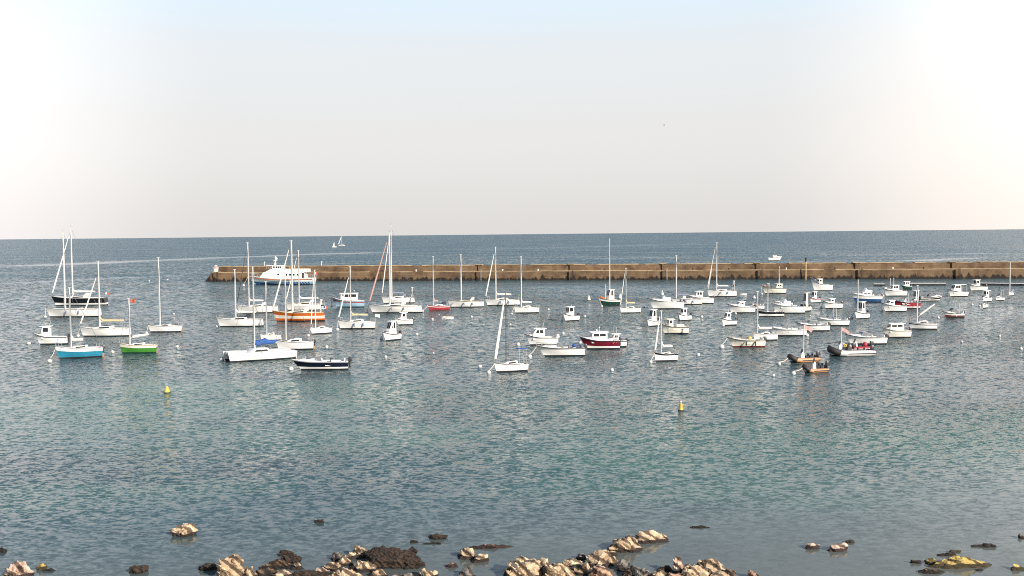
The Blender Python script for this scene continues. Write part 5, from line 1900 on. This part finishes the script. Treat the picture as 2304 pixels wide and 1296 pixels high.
# ------------------------------------------------------------------ rocks
ROCKS = [
    (415, 1209, 58, 27, 'tan', 'lone tan rock with dark wet foot standing out in the water at left'),
    (718, 1177, 34, 9, 'grey', 'small flat pale rock awash above the centre rocks'),
    (4, 1244, 24, 12, 'weedy', 'small dark rock at the left edge of the picture'),
    (42, 1304, 62, 36, 'pink', 'pale pink rock in the lower left corner'),
    (95, 1283, 24, 14, 'ochre', 'small ochre rock beside the pale pink corner rock'),
    (112, 1286, 26, 7, 'weedy', 'low dark sliver of rock right of the small ochre rock'),
    (312, 1292, 40, 18, 'weed', 'dark weedy rock alone in the lower left water'),
    (468, 1285, 44, 17, 'weed', 'flat dark weedy rock left of the pointed tan rock'),
    (523, 1312, 76, 56, 'tan', 'pointed tan rock with shadowed left face at the bottom edge'),
    (558, 1306, 40, 26, 'tan', 'smaller tan rock leaning on the pointed tan rock'),
    (642, 1252, 34, 13, 'weed', 'small rounded dark rock above the dark flat ledge'),
    (622, 1282, 80, 22, 'weedy', 'low dark ledge tapering to a point at its left end'),
    (655, 1272, 45, 22, 'weed', 'dark weedy hump on the right of the tapering ledge'),
    (668, 1284, 36, 15, 'tan', 'small tan stone right of the tapering ledge'),
    (757, 1264, 36, 17, 'grey', 'dark grey rock left of the striated tan rock'),
    (812, 1259, 52, 28, 'tan', 'striated tan rock touching the big dark weed covered rock'),
    (775, 1276, 46, 22, 'tan', 'knobbly tan rock under the striated tan rock'),
    (820, 1290, 70, 26, 'tan', 'layered tan rock in front of the big dark weed covered rock'),
    (745, 1288, 46, 20, 'tan', 'small banded rock between the pinkish slab and the knobbly rock'),
    (724, 1297, 42, 18, 'pink', 'smooth pinkish slab left of the layered tan rock'),
    (690, 1310, 100, 24, 'weed', 'long dark weedy rock cut by the bottom edge'),
    (775, 1312, 80, 30, 'tan', 'broad tan rock cut by the bottom edge left of centre'),
    (882, 1282, 112, 44, 'weed', 'biggest dark weed covered rock near the centre'),
    (925, 1282, 60, 28, 'weed', 'dark weedy spur on the right of the biggest weed rock'),
    (925, 1252, 30, 18, 'weed', 'small dark weedy knob at the upper right of the biggest weed rock'),
    (985, 1215, 42, 13, 'weed', 'dark oblong rock alone above the thin tan ledge'),
    (932, 1222, 22, 6, 'weed', 'tiny dark rock awash left of the dark oblong rock'),
    (972, 1225, 40, 6, 'weed', 'thin dark streak of weed under the dark oblong rock'),
    (1105, 1236, 100, 11, 'rust', 'thin flat rusty ledge awash right of centre'),
    (1050, 1260, 42, 26, 'tan', 'upright tan rock below the thin rusty ledge'),
    (1078, 1268, 42, 17, 'tan', 'low tan rock joined to the upright tan rock'),
    (1018, 1278, 32, 12, 'rust', 'small reddish rock in the water below the upright rock'),
    (962, 1306, 62, 24, 'tan', 'tan rock cut by the bottom edge at the centre'),
    (1052, 1306, 44, 24, 'grey', 'small dark grey rock cut by the bottom edge right of centre'),
    (1215, 1269, 18, 8, 'weedy', 'tiny dark rock above the right hand rock bank'),
    (1472, 1225, 94, 29, 'tan', 'wedge shaped tan rock at the top of the right hand rock bank'),
    (1408, 1245, 88, 38, 'tan', 'humped striated rock below the wedge shaped rock'),
    (1362, 1255, 66, 16, 'tan', 'low pointed rock below the humped striated rock'),
    (1345, 1282, 62, 36, 'tan', 'rounded cream rock in the right hand rock bank'),
    (1310, 1262, 36, 14, 'grey', 'small grey rock left of the rounded cream rock'),
    (1178, 1312, 86, 48, 'tan', 'big jagged tan rock at the left end of the right hand bank'),
    (1258, 1314, 100, 42, 'tan', 'wide broken tan rock second in the right hand bank'),
    (1312, 1298, 60, 32, 'tan', 'speckled tan rock under the rounded cream rock'),
    (1355, 1312, 70, 30, 'rust', 'reddish brown rock at the bottom edge under the speckled rock'),
    (1400, 1288, 34, 26, 'grey', 'smooth grey boulder right of the rounded cream rock'),
    (1406, 1275, 22, 12, 'grey', 'small grey stone on top of the smooth grey boulder'),
    (1440, 1308, 62, 30, 'grey', 'dark cracked rock in the dip of the right hand bank'),
    (1495, 1288, 34, 14, 'weed', 'dark weedy rock left of the squared pale block'),
    (1526, 1296, 30, 38, 'pink', 'squared pale block standing up in the right hand bank'),
    (1478, 1312, 60, 28, 'tan', 'tan rock at the bottom edge left of the squared pale block'),
    (1562, 1310, 76, 34, 'tan', 'cracked tan rock right of the squared pale block'),
    (1605, 1306, 84, 42, 'tan', 'large broken tan rock at the right end of the right hand bank'),
    (1640, 1310, 40, 26, 'weedy', 'dark brown rock sloping into the water at the bank end'),
    (1692, 1306, 38, 20, 'rust', 'small reddish rock at the bottom edge beyond the bank'),
    (1827, 1238, 38, 15, 'pink', 'small pinkish rock alone, left one of two'),
    (1884, 1243, 50, 19, 'pink', 'small pinkish rock alone, right and larger one of two'),
    (1913, 1223, 20, 7, 'pink', 'tiny pinkish stone above the two pinkish rocks'),
    (2158, 1280, 150, 25, 'ochre', 'long yellow weed covered ledge in the lower right water'),
    (2102, 1272, 40, 14, 'ochre', 'yellow knob at the left end of the long yellow ledge'),
    (2062, 1269, 26, 9, 'weedy', 'tiny dark rock left of the long yellow ledge'),
    (2098, 1292, 60, 12, 'weedy', 'dark flat rock under the long yellow ledge'),
    (2130, 1252, 50, 8, 'weedy', 'thin dark branch like weed above the long yellow ledge'),
    (2150, 1244, 30, 6, 'ochre', 'tiny olive sliver of rock above the long yellow ledge'),
    (2218, 1233, 62, 9, 'grey', 'flat dark rock awash upper right of the long yellow ledge'),
    (2299, 1213, 18, 11, 'grey', 'small pale rock at the right edge of the picture'),
    (2295, 1285, 40, 14, 'ochre', 'yellow rock cut by the right edge of the picture'),
    (2205, 1285, 22, 5, 'weedy', 'tiny dark stone below the right tip of the yellow ledge'),
    (605, 1300, 60, 18, 'weedy', 'dark brown slab at the bottom edge between the pointed rock and the weedy hump'),
    (640, 1308, 60, 22, 'tan', 'sandy slab at the bottom edge under the dark flat ledge'),
    (850, 1304, 60, 22, 'tan', 'tan slab at the bottom edge under the biggest weed rock'),
    (790, 1262, 30, 16, 'tan', 'small tan stone between the dark grey and the striated rock'),
    (900, 1308, 60, 16, 'grey', 'grey slab at the bottom edge below the dark weedy spur'),
    (1150, 1300, 34, 24, 'grey', 'grey stone at the foot of the big jagged tan rock'),
    (1215, 1296, 54, 36, 'tan', 'pale broken rock between the jagged and the wide broken rock'),
    (1285, 1284, 50, 26, 'tan', 'cream rock left of the speckled tan rock'),
    (1372, 1276, 34, 22, 'tan', 'tan stone on the right flank of the rounded cream rock'),
    (1340, 1302, 50, 26, 'pink', 'pinkish rock under the speckled tan rock at the bottom'),
    (1418, 1304, 44, 22, 'weedy', 'dark wet rock under the smooth grey boulder'),
    (1545, 1292, 40, 22, 'tan', 'tan stone just right of the squared pale block'),
    (1585, 1288, 44, 26, 'tan', 'cream rock topping the right end of the bank'),
    (1620, 1314, 60, 26, 'tan', 'tan rock cut by the bottom edge at the right end of the bank'),
    (1515, 1314, 60, 24, 'rust', 'reddish rock cut by the bottom edge under the squared block'),
    (1575, 1189, 42, 6, 'weed', 'dark strand of weed awash above the right hand bank'),
]
for i, (px, py, w, h_, kind, lab) in enumerate(ROCKS):
    rock(lab, px, py, w, h_, kind, i, name='rock')

SC.render.engine = 'CYCLES'
SC.cycles.max_bounces = 6
SC.cycles.use_denoising = False
SC.cycles.filter_width = 1.0
